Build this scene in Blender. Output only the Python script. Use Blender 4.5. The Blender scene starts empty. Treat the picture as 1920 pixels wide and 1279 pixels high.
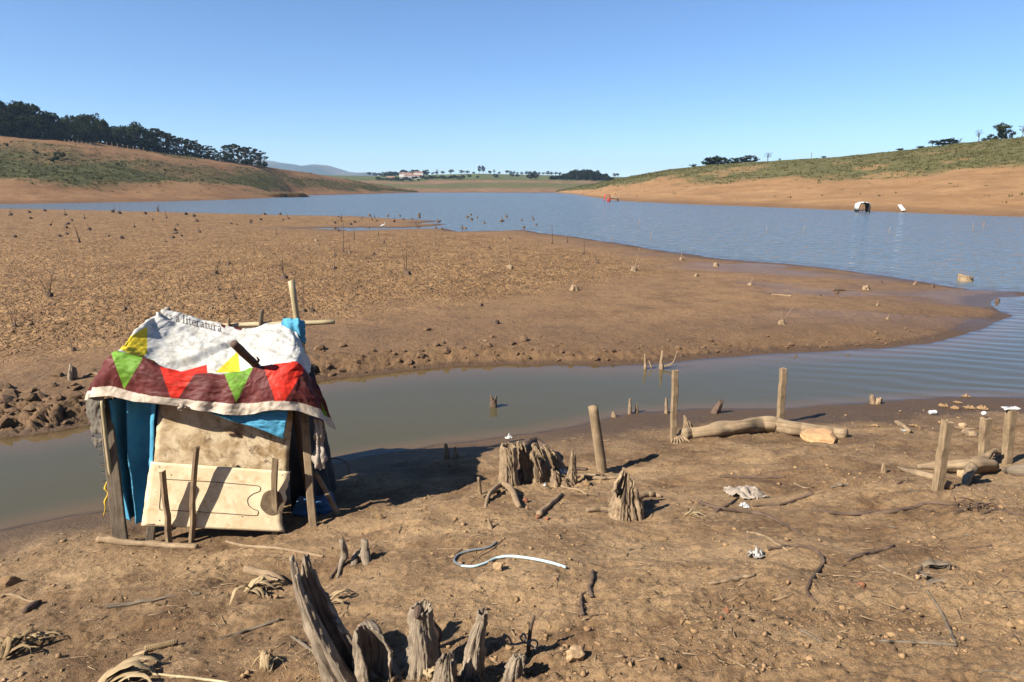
import bpy, math, random
import numpy as np
from mathutils import Vector, Matrix

# ------------------------------------------------------------------ camera
FPX, HC, HOR = 1280.0, 3.5, 353.0
PITCH = math.atan((639.5 - HOR) / FPX)
scene = bpy.context.scene
COL = scene.collection
cam = bpy.data.cameras.new('camera')
cam.lens = 24.0; cam.sensor_width = 36.0; cam.clip_start = 0.05; cam.clip_end = 30000
cam_o = bpy.data.objects.new('camera', cam); COL.objects.link(cam_o)
cam_o.location = (0, 0, HC); cam_o.rotation_euler = (math.pi / 2 - PITCH, 0, 0)
scene.camera = cam_o

# ------------------------------------------------------------------ sky, sun, exposure
SUN_EL = math.radians(39)
SUN_DIR = np.array([0.84, 0.54]); SUN_DIR = SUN_DIR / np.linalg.norm(SUN_DIR)   # where shadows fall
world = bpy.data.worlds.new('World'); scene.world = world; world.use_nodes = True
wn = world.node_tree; bg = wn.nodes['Background']
sky = wn.nodes.new('ShaderNodeTexSky'); sky.sky_type = 'NISHITA'; sky.sun_disc = False
sky.sun_elevation = SUN_EL
sky.sun_rotation = math.atan2(-SUN_DIR[0], -SUN_DIR[1])
sky.altitude = 1500; sky.air_density = 1.0; sky.dust_density = 0.0; sky.ozone_density = 7.5
wn.links.new(sky.outputs[0], bg.inputs[0]); bg.inputs[1].default_value = 0.053
sl = bpy.data.lights.new('sun', 'SUN'); sl.energy = 4.8; sl.angle = math.radians(0.5); sl.color = (1.0, 0.93, 0.82)
sun = bpy.data.objects.new('sun', sl); COL.objects.link(sun)
d = Vector((SUN_DIR[0] * math.cos(SUN_EL), SUN_DIR[1] * math.cos(SUN_EL), -math.sin(SUN_EL)))
sun.rotation_euler = d.to_track_quat('-Z', 'Y').to_euler(); sun.location = (-20, -12, 25)
scene.view_settings.view_transform = 'Standard'; scene.view_settings.look = 'None'
scene.view_settings.exposure = 1.6; scene.view_settings.gamma = 1.0
scene.cycles.max_bounces = 6; scene.cycles.transparent_max_bounces = 8
scene.cycles.volume_bounces = 0

# ------------------------------------------------------------------ picture geometry helpers
CP, SP = math.cos(PITCH), math.sin(PITCH)
def ray(px, py):
    x = (px - 960) / FPX; y = -(py - 639.5) / FPX
    return x, CP + y * SP, -SP + y * CP
def at_z(px, py, z=0.0):
    r = ray(px, py); t = (z - HC) / r[2]
    return np.array([r[0] * t, r[1] * t, z])
def at_y(px, py, Y):
    r = ray(px, py); t = Y / r[1]
    return np.array([r[0] * t, Y, HC + r[2] * t])
def project(x, y, z):
    zz = z - HC
    dep = y * CP - zz * SP; up = y * SP + zz * CP
    return 960 + FPX * x / dep, 639.5 - FPX * up / dep
def pxm(Y):  # metres per photo pixel at distance Y
    return Y / FPX / CP

# ------------------------------------------------------------------ noise
def _h(ix, iy, seed):
    n = (ix.astype(np.int64) * 374761393 + iy.astype(np.int64) * 668265263 + seed * 974634777) & 0xffffffff
    n = ((n ^ (n >> 13)) * 1274126177) & 0xffffffff
    n = ((n ^ (n >> 15)) * 2246822519) & 0xffffffff
    return ((n ^ (n >> 16)) & 0xffffff) / float(0xffffff)
def vnoise(x, y, seed=0):
    x = np.asarray(x, float); y = np.asarray(y, float)
    ix = np.floor(x); iy = np.floor(y); fx = x - ix; fy = y - iy
    ix = ix.astype(np.int64); iy = iy.astype(np.int64)
    fx = fx * fx * fx * (fx * (fx * 6 - 15) + 10); fy = fy * fy * fy * (fy * (fy * 6 - 15) + 10)
    a = _h(ix, iy, seed); b = _h(ix + 1, iy, seed); c = _h(ix, iy + 1, seed); e = _h(ix + 1, iy + 1, seed)
    return (a * (1 - fx) + b * fx) * (1 - fy) + (c * (1 - fx) + e * fx) * fy - 0.5
def fbm(x, y, seed=0, octv=4, gain=0.5):
    r = 0; a = 1.0; s = 0
    ca, sa = math.cos(0.6), math.sin(0.6)
    for o in range(octv):
        r = r + a * vnoise(x, y, seed + o * 17); s += a
        x, y = (x * ca - y * sa) * 2.03 + 13.1, (x * sa + y * ca) * 2.03 + 7.7
        a *= gain
    return r / s * 1.6
def voronoi(x, y, seed=0):
    ix = np.floor(x).astype(np.int64); iy = np.floor(y).astype(np.int64)
    f1 = np.full(x.shape, 9.0); f2 = np.full(x.shape, 9.0); cid = np.zeros(x.shape)
    tx = np.zeros(x.shape); ty = np.zeros(x.shape)
    for dx in (-1, 0, 1):
        for dy in (-1, 0, 1):
            jx = ix + dx; jy = iy + dy
            qx = jx + 0.15 + 0.7 * _h(jx, jy, seed) - x; qy = jy + 0.15 + 0.7 * _h(jx, jy, seed + 5) - y
            dd = np.sqrt(qx * qx + qy * qy)
            near = dd < f1
            f2 = np.where(near, f1, np.minimum(f2, dd))
            cid = np.where(near, _h(jx, jy, seed + 9), cid)
            tx = np.where(near, qx, tx); ty = np.where(near, qy, ty)
            f1 = np.where(near, dd, f1)
    return f1, f2, cid, tx, ty
def sstep(a, b, x):
    t = np.clip((x - a) / (b - a), 0, 1); return t * t * (3 - 2 * t)
def seg_dist(x, y, poly, closed=False):
    best = np.full(np.shape(x), 1e9)
    n = len(poly)
    for i in range(n if closed else n - 1):
        ax, ay = poly[i]; bx, by = poly[(i + 1) % n]
        vx, vy = bx - ax, by - ay
        t = np.clip(((x - ax) * vx + (y - ay) * vy) / (vx * vx + vy * vy + 1e-12), 0, 1)
        best = np.minimum(best, (x - ax - t * vx) ** 2 + (y - ay - t * vy) ** 2)
    return np.sqrt(best)
def inside(x, y, poly):
    c = np.zeros(np.shape(x), bool); n = len(poly)
    for i in range(n):
        ax, ay = poly[i]; bx, by = poly[i - 1]
        if ay == by: continue
        c ^= ((ay > y) != (by > y)) & (x < (bx - ax) * (y - ay) / (by - ay) + ax)
    return c

# ------------------------------------------------------------------ object helpers
def tag(o, label=None, cat=None, group=None, kind=None):
    if label: o['label'] = label
    if cat: o['category'] = cat
    if group: o['group'] = group
    if kind: o['kind'] = kind
    return o
def link(name, me, mat=None, parent=None, smooth=True):
    o = bpy.data.objects.new(name, me); COL.objects.link(o)
    if mat is not None and not me.materials:
        for m in (mat if isinstance(mat, (list, tuple)) else [mat]): me.materials.append(m)
    if smooth and len(me.polygons): me.polygons.foreach_set('use_smooth', np.ones(len(me.polygons), bool))
    if parent is not None: o.parent = parent
    return o
def empty(name, loc=(0, 0, 0)):
    o = bpy.data.objects.new(name, None); COL.objects.link(o); o.location = loc; o.empty_display_size = 0.1
    return o
def mesh_np(name, V, F, uv=None, attrs=None, colors=None):
    """V (n,3), F (m,k) with one k; uv per vertex; attrs name->per vertex floats; colors name->(n,3)"""
    V = np.asarray(V, np.float32); F = np.asarray(F, np.int32); m, k = F.shape
    me = bpy.data.meshes.new(name)
    me.vertices.add(len(V)); me.vertices.foreach_set('co', V.ravel())
    me.loops.add(m * k); me.loops.foreach_set('vertex_index', F.ravel())
    me.polygons.add(m); me.polygons.foreach_set('loop_start', np.arange(0, m * k, k, dtype=np.int32))
    me.update(calc_edges=True)
    if uv is not None:
        l = me.uv_layers.new(name='UVMap'); l.data.foreach_set('uv', np.asarray(uv, np.float32)[F.ravel()].ravel())
    for n_, a in (attrs or {}).items():
        at = me.attributes.new(n_, 'FLOAT', 'POINT'); at.data.foreach_set('value', np.asarray(a, np.float32).ravel())
    for n_, a in (colors or {}).items():
        at = me.attributes.new(n_, 'FLOAT_COLOR', 'POINT')
        a = np.asarray(a, np.float32); a = np.concatenate([a, np.ones((len(a), 1), np.float32)], 1)
        at.data.foreach_set('color', a.ravel())
    me.validate()
    return me
class MB:
    """collects vertices, faces of 3 or 4 corners, and uvs"""
    def __init__(s): s.v = []; s.f = []; s.uv = []
    def add(s, v, f, uv=None):
        o = len(s.v); s.v += [tuple(p) for p in v]; s.f += [tuple(i + o for i in q) for q in f]
        s.uv += list(uv) if uv is not None else [(p[0] * 3.0, p[2] * 3.0) for p in v]
        return s
    def mesh(s, name):
        me = bpy.data.meshes.new(name); me.from_pydata(s.v, [], s.f); me.update()
        l = me.uv_layers.new(name='UVMap')
        idx = np.zeros(len(me.loops), np.int32); me.loops.foreach_get('vertex_index', idx)
        l.data.foreach_set('uv', np.asarray(s.uv, np.float32)[idx].ravel())
        return me
    def build(s, name, mat, parent=None, smooth=True): return link(name, s.mesh(name), mat, parent, smooth)
def catmull(P, n):
    P = np.asarray(P, float)
    if len(P) == 2:
        t = np.linspace(0, 1, n)[:, None]; return P[0] * (1 - t) + P[1] * t
    Q = np.vstack([2 * P[0] - P[1], P, 2 * P[-1] - P[-2]])
    u = np.linspace(0, len(P) - 1 - 1e-9, n); i = u.astype(int); t = (u - i)[:, None]
    a, b, c, e = Q[i], Q[i + 1], Q[i + 2], Q[i + 3]
    return 0.5 * (2 * b + (c - a) * t + (2 * a - 5 * b + 4 * c - e) * t ** 2 + (3 * b - a - 3 * c + e) * t ** 3)
def grid_faces(nr, nc, wrap=False):
    r = np.arange(nr - 1)[:, None] * nc; m = nc if wrap else nc - 1
    c = np.arange(m)[None, :]; c2 = (c + 1) % nc
    return np.stack([(r + c), (r + c2), (r + nc + c2), (r + nc + c)], -1).reshape(-1, 4)
def frames(C):
    T = np.gradient(C, axis=0); T /= np.linalg.norm(T, axis=1)[:, None] + 1e-12
    ref = np.array([0.0, 1.0, 0.0]) if abs(T[0][1]) < 0.8 else np.array([1.0, 0, 0])
    A = np.zeros_like(C); B = np.zeros_like(C)
    a = ref - T[0] * ref.dot(T[0])
    for i in range(len(C)):
        a = a - T[i] * a.dot(T[i]); a /= np.linalg.norm(a) + 1e-12
        A[i] = a; B[i] = np.cross(T[i], a)
    return T, A, B
def tube(pts, rad, sides=8, n=None, wob=0.0, seed=0, flat=1.0, mb=None, knots=0.0):
    """tapered, slightly uneven round bar along pts"""
    mb = mb or MB()
    n = n or max(2, 4 * (len(pts) - 1) + 1)
    C = catmull(pts, n); rad = np.interp(np.linspace(0, 1, n), np.linspace(0, 1, len(np.atleast_1d(rad))), np.atleast_1d(rad))
    L = np.concatenate([[0], np.cumsum(np.linalg.norm(np.diff(C, axis=0), axis=1))])
    T, A, B = frames(C)
    th = np.linspace(0, 2 * math.pi, sides, endpoint=False)
    R = rad[:, None] * (1 + wob * 2 * vnoise(L[:, None] / (rad.mean() * 3 + 1e-6) + 0 * th[None], np.cos(th)[None] * 1.7 + seed * 3.1 + np.sin(th)[None] * 0.9, seed))
    if knots: R = R * (1 + knots * np.clip(vnoise(L / (rad.mean() * 5), L * 0 + seed, seed + 3), 0, 1)[:, None] * 2)
    V = C[:, None, :] + R[..., None] * (A[:, None] * np.cos(th)[None, :, None] + flat * B[:, None] * np.sin(th)[None, :, None])
    V = V.reshape(-1, 3); F = [tuple(q[::-1]) for q in grid_faces(n, sides, True)]
    uv = np.stack([np.tile(np.abs(th / math.pi - 1) * sides * 0.02, n), np.repeat(L, sides)], 1).tolist()
    V = V.tolist(); c0 = len(V)
    V.append((C[0] - T[0] * rad[0] * 0.25).tolist()); V.append((C[-1] + T[-1] * rad[-1] * 0.25).tolist())
    uv += [(0.5, 0), (0.5, float(L[-1]))]
    for j in range(sides):
        F.append((c0, j, (j + 1) % sides)); F.append((c0 + 1, (n - 1) * sides + (j + 1) % sides, (n - 1) * sides + j))
    return mb.add(V, F, uv)
def plank(a, b, w, t, wdir=(1, 0, 0), n=7, wob=0.004, seed=0, mb=None, taper=1.0):
    """sawn board from a to b, w wide along wdir, t thick, edges slightly worn"""
    mb = mb or MB(); rs = np.random.RandomState(seed)
    a = np.asarray(a, float); b = np.asarray(b, float); ax = b - a; L = np.linalg.norm(ax); ax = ax / L
    wd = np.asarray(wdir, float); wd = wd - ax * wd.dot(ax); wd /= np.linalg.norm(wd); td = np.cross(ax, wd)
    c = 0.12 * min(w, t)
    sec = [(-w / 2 + c, -t / 2), (w / 2 - c, -t / 2), (w / 2, -t / 2 + c), (w / 2, t / 2 - c), (w / 2 - c, t / 2), (-w / 2 + c, t / 2), (-w / 2, t / 2 - c), (-w / 2, -t / 2 + c)]
    V = []; uv = []
    for i in range(n):
        s = i / (n - 1); o = rs.normal(0, wob, 2); k = 1 + (taper - 1) * s
        for (p, q) in sec:
            e = rs.normal(0, wob * 0.35, 2)
            tip = rs.normal(0, 0.006) if i in (0, n - 1) else 0
            V.append(a + ax * (L * s + tip) + wd * (p * k + o[0] + e[0]) + td * (q * k + o[1] + e[1])); uv.append((p + q, L * s))
    m = len(sec)
    F = [tuple(x) for x in grid_faces(n, m, True)]
    ca = len(V); V += [a, b]; uv += [(0, 0), (0, L)]
    for j in range(m):
        F.append((ca, (j + 1) % m, j)); F.append((ca + 1, (n - 1) * m + j, (n - 1) * m + (j + 1) % m))
    return mb.add(V, F, uv)
def sheet(fn, nu, nv, thick=0.0):
    """surface fn(u,v)->point arrays"""
    u, v = np.meshgrid(np.linspace(0, 1, nu), np.linspace(0, 1, nv))
    P = fn(u, v); return P.reshape(-1, 3), grid_faces(nv, nu), np.stack([u.ravel(), v.ravel()], 1)
def rowgrid(rows, nu, nv):
    """rows of control points -> smooth grid (nv,nu,3)"""
    R = np.array([catmull(r, nu) for r in rows])
    out = np.zeros((nv, nu, 3))
    for j in range(nu): out[:, j] = catmull(R[:, j], nv)
    return out
ONES = ['', 'first', 'second', 'third', 'fourth', 'fifth', 'sixth', 'seventh', 'eighth', 'ninth', 'tenth', 'eleventh', 'twelfth', 'thirteenth', 'fourteenth', 'fifteenth', 'sixteenth', 'seventeenth', 'eighteenth', 'nineteenth']
def nth(n):
    if n < 20: return ONES[n]
    t = ['', '', 'twent', 'thirt', 'fort', 'fift', 'sixt', 'sevent', 'eight', 'ninet'][n // 10]
    return t + 'ieth' if n % 10 == 0 else t + 'y-' + ONES[n % 10]

# ------------------------------------------------------------------ materials
def new_mat(name):
    m = bpy.data.materials.new(name); m.use_nodes = True
    nt = m.node_tree; return m, nt, nt.nodes['Principled BSDF']
def N(nt, t, **kw):
    n = nt.nodes.new(t)
    for k, v in kw.items():
        if k in n.inputs: n.inputs[k].default_value = v
        else: setattr(n, k, v)
    return n
def ramp(nt, fac, stops):
    r = nt.nodes.new('ShaderNodeValToRGB'); e = r.color_ramp.elements
    while len(e) < len(stops): e.new(0.5)
    for i, (p, c) in enumerate(stops):
        e[i].position = p; e[i].color = (*c, 1) if len(c) == 3 else c
    nt.links.new(fac, r.inputs[0]); return r.outputs[0]
def mix(nt, fac, a, b, mode='MIX'):
    n = nt.nodes.new('ShaderNodeMix'); n.data_type = 'RGBA'; n.blend_type = mode
    for s, v in ((0, fac), (6, a), (7, b)):
        if hasattr(v, 'links') or hasattr(v, 'is_output'): nt.links.new(v, n.inputs[s])
        elif s == 0: n.inputs[0].default_value = v
        else: n.inputs[s].default_value = (*v, 1)
    return n.outputs[2]
def math_n(nt, op, a, b=None):
    n = nt.nodes.new('ShaderNodeMath'); n.operation = op
    for i, v in enumerate((a, b)):
        if v is None: continue
        if hasattr(v, 'is_output'): nt.links.new(v, n.inputs[i])
        else: n.inputs[i].default_value = v
    return n.outputs[0]
def coords(nt, kind='Object', scale=(1, 1, 1)):
    if kind == 'Position': src = nt.nodes.new('ShaderNodeNewGeometry').outputs['Position']
    else: src = nt.nodes.new('ShaderNodeTexCoord').outputs[kind]
    mp = nt.nodes.new('ShaderNodeMapping'); mp.inputs['Scale'].default_value = scale
    nt.links.new(src, mp.inputs[0]); return mp.outputs[0]
def noise(nt, vec, scale, detail=5, rough=0.6, dist=0.0):
    n = N(nt, 'ShaderNodeTexNoise', Scale=scale, Detail=detail, Roughness=rough, Distortion=dist)
    nt.links.new(vec, n.inputs['Vector']); return n.outputs['Fac']
def bump(nt, b, h, strength, dist):
    n = N(nt, 'ShaderNodeBump', Strength=strength, Distance=dist); nt.links.new(h, n.inputs['Height'])
    nt.links.new(n.outputs[0], b.inputs['Normal']); return n
def attr(nt, name, out='Fac'):
    a = nt.nodes.new('ShaderNodeAttribute'); a.attribute_name = name; return a.outputs[out]
def mat_simple(name, stops, scale=6, rough=0.85, bstr=0.4, bdist=0.01, bscale=None, coord='Object', stretch=(1, 1, 1), detail=6, spec=0.3):
    m, nt, b = new_mat(name); v = coords(nt, coord, stretch)
    nz = noise(nt, v, scale, detail, 0.62)
    nt.links.new(ramp(nt, nz, stops), b.inputs['Base Color'])
    b.inputs['Roughness'].default_value = rough; b.inputs['Specular IOR Level'].default_value = spec
    if bstr: bump(nt, b, noise(nt, v, bscale or scale * 3, 6, 0.65), bstr, bdist)
    return m
def mat_wood(name, dark, mid, light, fine=40, rough=0.85, bstr=0.6):
    """weathered grain running along UV v"""
    m, nt, b = new_mat(name)
    v = coords(nt, 'UV', (1, 0.06, 1)); v2 = coords(nt, 'UV', (0.4, 0.15, 1)); v3 = coords(nt, 'Object')
    g = noise(nt, v, fine, 6, 0.7, 0.3); g2 = noise(nt, v2, 12, 4, 0.6); g3 = noise(nt, v3, 9, 5, 0.6)
    c = ramp(nt, g, [(0.34, dark), (0.49, mid), (0.68, light)])
    c = mix(nt, ramp(nt, g2, [(0.35, (0, 0, 0)), (0.7, (1, 1, 1))]), c, tuple(0.6 * x + 0.4 * y for x, y in zip(mid, light)))
    c = mix(nt, ramp(nt, g3, [(0.3, (0.55, 0.55, 0.55)), (0.62, (0, 0, 0))]), c, dark)
    nt.links.new(c, b.inputs['Base Color']); b.inputs['Roughness'].default_value = rough; b.inputs['Specular IOR Level'].default_value = 0.2
    bump(nt, b, g, bstr, 0.012); return m
MAT = {}
MAT['stump'] = mat_wood('weathered_stump_wood', (0.05, 0.036, 0.025), (0.29, 0.22, 0.15), (0.58, 0.47, 0.34), 75, bstr=1.0)
MAT['stump_tan'] = mat_wood('dry_tan_stump_wood', (0.075, 0.048, 0.028), (0.32, 0.22, 0.13), (0.54, 0.40, 0.25), 75, bstr=1.0)
MAT['post'] = mat_wood('sawn_post_wood', (0.11, 0.072, 0.040), (0.29, 0.20, 0.115), (0.43, 0.32, 0.195), 70, bstr=0.4)
MAT['post_grey'] = mat_wood('greyed_plank_wood', (0.07, 0.052, 0.036), (0.19, 0.145, 0.10), (0.33, 0.26, 0.18), 60, bstr=0.5)
MAT['stick'] = mat_wood('dry_stick_wood', (0.12, 0.075, 0.042), (0.31, 0.21, 0.12), (0.47, 0.35, 0.22), 60, bstr=0.5)
MAT['root'] = mat_wood('dark_root_wood', (0.04, 0.026, 0.018), (0.125, 0.080, 0.055), (0.23, 0.155, 0.108), 55, bstr=0.6)
MAT['bamboo'] = mat_wood('bamboo', (0.26, 0.20, 0.10), (0.48, 0.38, 0.22), (0.60, 0.50, 0.32), 18, 0.5, 0.15)
MAT['log'] = mat_wood('barkless_log', (0.11, 0.074, 0.042), (0.31, 0.215, 0.125), (0.44, 0.33, 0.205), 24, bstr=0.5)

def soil_mat():
    m, nt, b = new_mat('dry_soil'); p = coords(nt, 'Position')
    big = noise(nt, coords(nt, 'Position', (0.7, 1.6, 1)), 0.7, 5, 0.62, 0.6); mid = noise(nt, p, 2.6, 5, 0.65, 0.3); fine = noise(nt, p, 22, 6, 0.7); grit = noise(nt, p, 110, 3, 0.7)
    c = ramp(nt, mid, [(0.30, (0.135, 0.074, 0.034)), (0.48, (0.245, 0.146, 0.071)), (0.68, (0.38, 0.245, 0.128))])
    dust = ramp(nt, big, [(0.44, (0, 0, 0)), (0.64, (0.85, 0.85, 0.85))])
    c = mix(nt, dust, c, (0.45, 0.295, 0.155))
    c = mix(nt, 0.75, c, ramp(nt, fine, [(0.28, (0.34, 0.31, 0.28)), (0.5, (0.92, 0.92, 0.92)), (0.78, (1.3, 1.27, 1.22))]), 'MULTIPLY')
    c = mix(nt, 0.6, c, ramp(nt, grit, [(0.3, (0.6, 0.6, 0.6)), (0.6, (1.1, 1.1, 1.1))]), 'MULTIPLY')
    c = mix(nt, attr(nt, 'wet'), c, (0.105, 0.062, 0.032))
    nt.links.new(c, b.inputs['Base Color'])
    r = nt.nodes.new('ShaderNodeMapRange'); nt.links.new(attr(nt, 'wet'), r.inputs[0]); r.inputs[3].default_value = 0.95; r.inputs[4].default_value = 0.62
    nt.links.new(r.outputs[0], b.inputs['Roughness']); b.inputs['Specular IOR Level'].default_value = 0.25
    h = math_n(nt, 'ADD', math_n(nt, 'MULTIPLY', fine, 1.0), math_n(nt, 'MULTIPLY', grit, 0.35))
    bump(nt, b, h, 1.0, 0.03); return m
def mud_mat():
    m, nt, b = new_mat('cracked_mud'); p = coords(nt, 'Position')
    mid = noise(nt, p, 0.7, 5, 0.65, 0.3); fine = noise(nt, p, 7, 6, 0.7); far = noise(nt, p, 1.6, 6, 0.75)
    wetc = ramp(nt, mid, [(0.3, (0.150, 0.082, 0.036)), (0.7, (0.240, 0.138, 0.062))])
    dryc = ramp(nt, mid, [(0.3, (0.20, 0.107, 0.044)), (0.5, (0.295, 0.168, 0.071)), (0.75, (0.375, 0.23, 0.104))])
    c = mix(nt, attr(nt, 'dry'), wetc, dryc)
    c = mix(nt, 0.7, c, ramp(nt, fine, [(0.28, (0.5, 0.47, 0.43)), (0.52, (1, 1, 1)), (0.8, (1.2, 1.18, 1.15))]), 'MULTIPLY')
    c = mix(nt, 0.6, c, ramp(nt, far, [(0.36, (0.55, 0.52, 0.48)), (0.5, (1, 1, 1))]), 'MULTIPLY')
    c = mix(nt, attr(nt, 'crack'), c, (0.10, 0.058, 0.030))
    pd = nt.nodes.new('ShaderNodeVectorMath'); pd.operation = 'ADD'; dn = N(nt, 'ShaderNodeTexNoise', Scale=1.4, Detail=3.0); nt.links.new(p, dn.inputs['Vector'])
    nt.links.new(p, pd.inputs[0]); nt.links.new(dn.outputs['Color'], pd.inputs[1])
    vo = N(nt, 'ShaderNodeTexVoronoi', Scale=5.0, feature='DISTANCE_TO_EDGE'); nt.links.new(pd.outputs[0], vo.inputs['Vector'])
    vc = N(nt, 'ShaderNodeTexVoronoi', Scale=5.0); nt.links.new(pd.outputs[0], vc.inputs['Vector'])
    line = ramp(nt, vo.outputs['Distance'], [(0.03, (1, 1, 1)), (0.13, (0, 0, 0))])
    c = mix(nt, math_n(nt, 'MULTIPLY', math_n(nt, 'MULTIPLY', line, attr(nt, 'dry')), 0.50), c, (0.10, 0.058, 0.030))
    c = mix(nt, math_n(nt, 'MULTIPLY', attr(nt, 'dry'), 0.35), c, ramp(nt, vc.outputs['Color'], [(0.2, (0.62, 0.6, 0.58)), (0.8, (1.2, 1.2, 1.2))]), 'MULTIPLY')
    c = mix(nt, attr(nt, 'wet'), c, (0.085, 0.047, 0.022))
    nt.links.new(c, b.inputs['Base Color'])
    r = nt.nodes.new('ShaderNodeMapRange'); nt.links.new(attr(nt, 'sheen'), r.inputs[0]); r.inputs[3].default_value = 0.95; r.inputs[4].default_value = 0.30
    nt.links.new(r.outputs[0], b.inputs['Roughness']); b.inputs['Specular IOR Level'].default_value = 0.3
    bump(nt, b, math_n(nt, 'ADD', math_n(nt, 'ADD', fine, far), math_n(nt, 'MULTIPLY', math_n(nt, 'MULTIPLY', line, attr(nt, 'dry')), -0.8)), 0.9, 0.07); return m
def water_mat():
    m, nt, b = new_mat('murky_water'); nt.nodes.remove(b)
    p = coords(nt, 'Position', (1, 1, 1)); ps = coords(nt, 'Position', (0.55, 1.25, 1))
    chop = attr(nt, 'chop')
    w1 = noise(nt, ps, 0.9, 3, 0.55, 0.4); w2 = noise(nt, ps, 3.4, 3, 0.6, 0.3); w3 = noise(nt, coords(nt, 'Position', (0.25, 0.9, 1)), 0.25, 2, 0.5)
    h = math_n(nt, 'ADD', math_n(nt, 'MULTIPLY', w1, 1.0), math_n(nt, 'MULTIPLY', w2, 0.42))
    h = math_n(nt, 'MULTIPLY', h, math_n(nt, 'MULTIPLY', chop, 0.35))
    wv = N(nt, 'ShaderNodeTexWave', Scale=0.7, Distortion=4.5, Detail=2.0); wv.wave_type = 'BANDS'; wv.bands_direction = 'DIAGONAL'
    nt.links.new(coords(nt, 'Position', (0.55, 1.5, 1)), wv.inputs['Vector'])
    h = math_n(nt, 'ADD', h, math_n(nt, 'MULTIPLY', math_n(nt, 'MULTIPLY', wv.outputs['Fac'], attr(nt, 'swell')), 0.035))
    bp0 = N(nt, 'ShaderNodeBump', Strength=1.0, Distance=0.16); nt.links.new(h, bp0.inputs['Height'])
    # ripple slopes straight from noise, so they keep their steepness far away
    nz = N(nt, 'ShaderNodeTexNoise', Scale=3.6, Detail=3.0, Roughness=0.6); nt.links.new(ps, nz.inputs['Vector'])
    sb = N(nt, 'ShaderNodeVectorMath', operation='SUBTRACT'); nt.links.new(nz.outputs['Color'], sb.inputs[0]); sb.inputs[1].default_value = (0.5, 0.61, 0.5)
    ml = N(nt, 'ShaderNodeVectorMath', operation='MULTIPLY'); nt.links.new(sb.outputs[0], ml.inputs[0]); ml.inputs[1].default_value = (0.8, 1.1, 0.0)
    sc = N(nt, 'ShaderNodeVectorMath', operation='SCALE'); nt.links.new(ml.outputs[0], sc.inputs[0]); nt.links.new(chop, sc.inputs['Scale'])
    ad = N(nt, 'ShaderNodeVectorMath', operation='ADD'); nt.links.new(sc.outputs[0], ad.inputs[0]); nt.links.new(bp0.outputs[0], ad.inputs[1])
    bp = N(nt, 'ShaderNodeVectorMath', operation='NORMALIZE'); nt.links.new(ad.outputs[0], bp.inputs[0])
    dif = N(nt, 'ShaderNodeBsdfDiffuse', Color=(0.066, 0.058, 0.036, 1))
    cshal = mix(nt, attr(nt, 'shallow'), (0.053, 0.045, 0.020), (0.085, 0.055, 0.026))
    cshal = mix(nt, chop, cshal, (0.086, 0.108, 0.122))
    nt.links.new(cshal, dif.inputs['Color'])
    tr = N(nt, 'ShaderNodeBsdfTransparent', Color=(0.75, 0.62, 0.48, 1))
    m1 = N(nt, 'ShaderNodeMixShader'); nt.links.new(attr(nt, 'deep'), m1.inputs[0]); nt.links.new(tr.outputs[0], m1.inputs[1]); nt.links.new(dif.outputs[0], m1.inputs[2])
    gl = N(nt, 'ShaderNodeBsdfGlossy', Roughness=0.04); nt.links.new(bp.outputs[0], gl.inputs['Normal'])
    fr = N(nt, 'ShaderNodeFresnel', IOR=1.33); nt.links.new(bp.outputs[0], fr.inputs['Normal'])
    m2 = N(nt, 'ShaderNodeMixShader'); nt.links.new(fr.outputs[0], m2.inputs[0]); nt.links.new(m1.outputs[0], m2.inputs[1]); nt.links.new(gl.outputs[0], m2.inputs[2])
    nt.links.new(m2.outputs[0], nt.nodes['Material Output'].inputs['Surface']); return m
def hill_mat(name, soilA, soilB, vegA, vegB):
    m, nt, b = new_mat(name); p = coords(nt, 'Position'); ps = coords(nt, 'Position', (0.25, 0.25, 2.5))
    a = noise(nt, p, 0.06, 6, 0.7); f = noise(nt, p, 0.5, 6, 0.75); st = noise(nt, ps, 0.35, 5, 0.65)
    soil = mix(nt, ramp(nt, a, [(0.35, (0, 0, 0)), (0.65, (1, 1, 1))]), soilA, soilB)
    soil = mix(nt, 0.5, soil, ramp(nt, st, [(0.35, (0.62, 0.6, 0.58)), (0.6, (1.08, 1.08, 1.08))]), 'MULTIPLY')
    veg = ramp(nt, f, [(0.32, vegA), (0.65, vegB)])
    c = mix(nt, attr(nt, 'veg'), soil, veg); c = mix(nt, attr(nt, 'lawn'), c, (0.12, 0.15, 0.045))
    c = mix(nt, 0.6, c, ramp(nt, f, [(0.3, (0.6, 0.6, 0.6)), (0.55, (1.05, 1.05, 1.05))]), 'MULTIPLY')
    c = mix(nt, attr(nt, 'wet'), c, (0.12, 0.065, 0.035))
    nt.links.new(c, b.inputs['Base Color']); b.inputs['Roughness'].default_value = 0.95; b.inputs['Specular IOR Level'].default_value = 0.1
    bump(nt, b, f, 0.6, 0.5); return m
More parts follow.
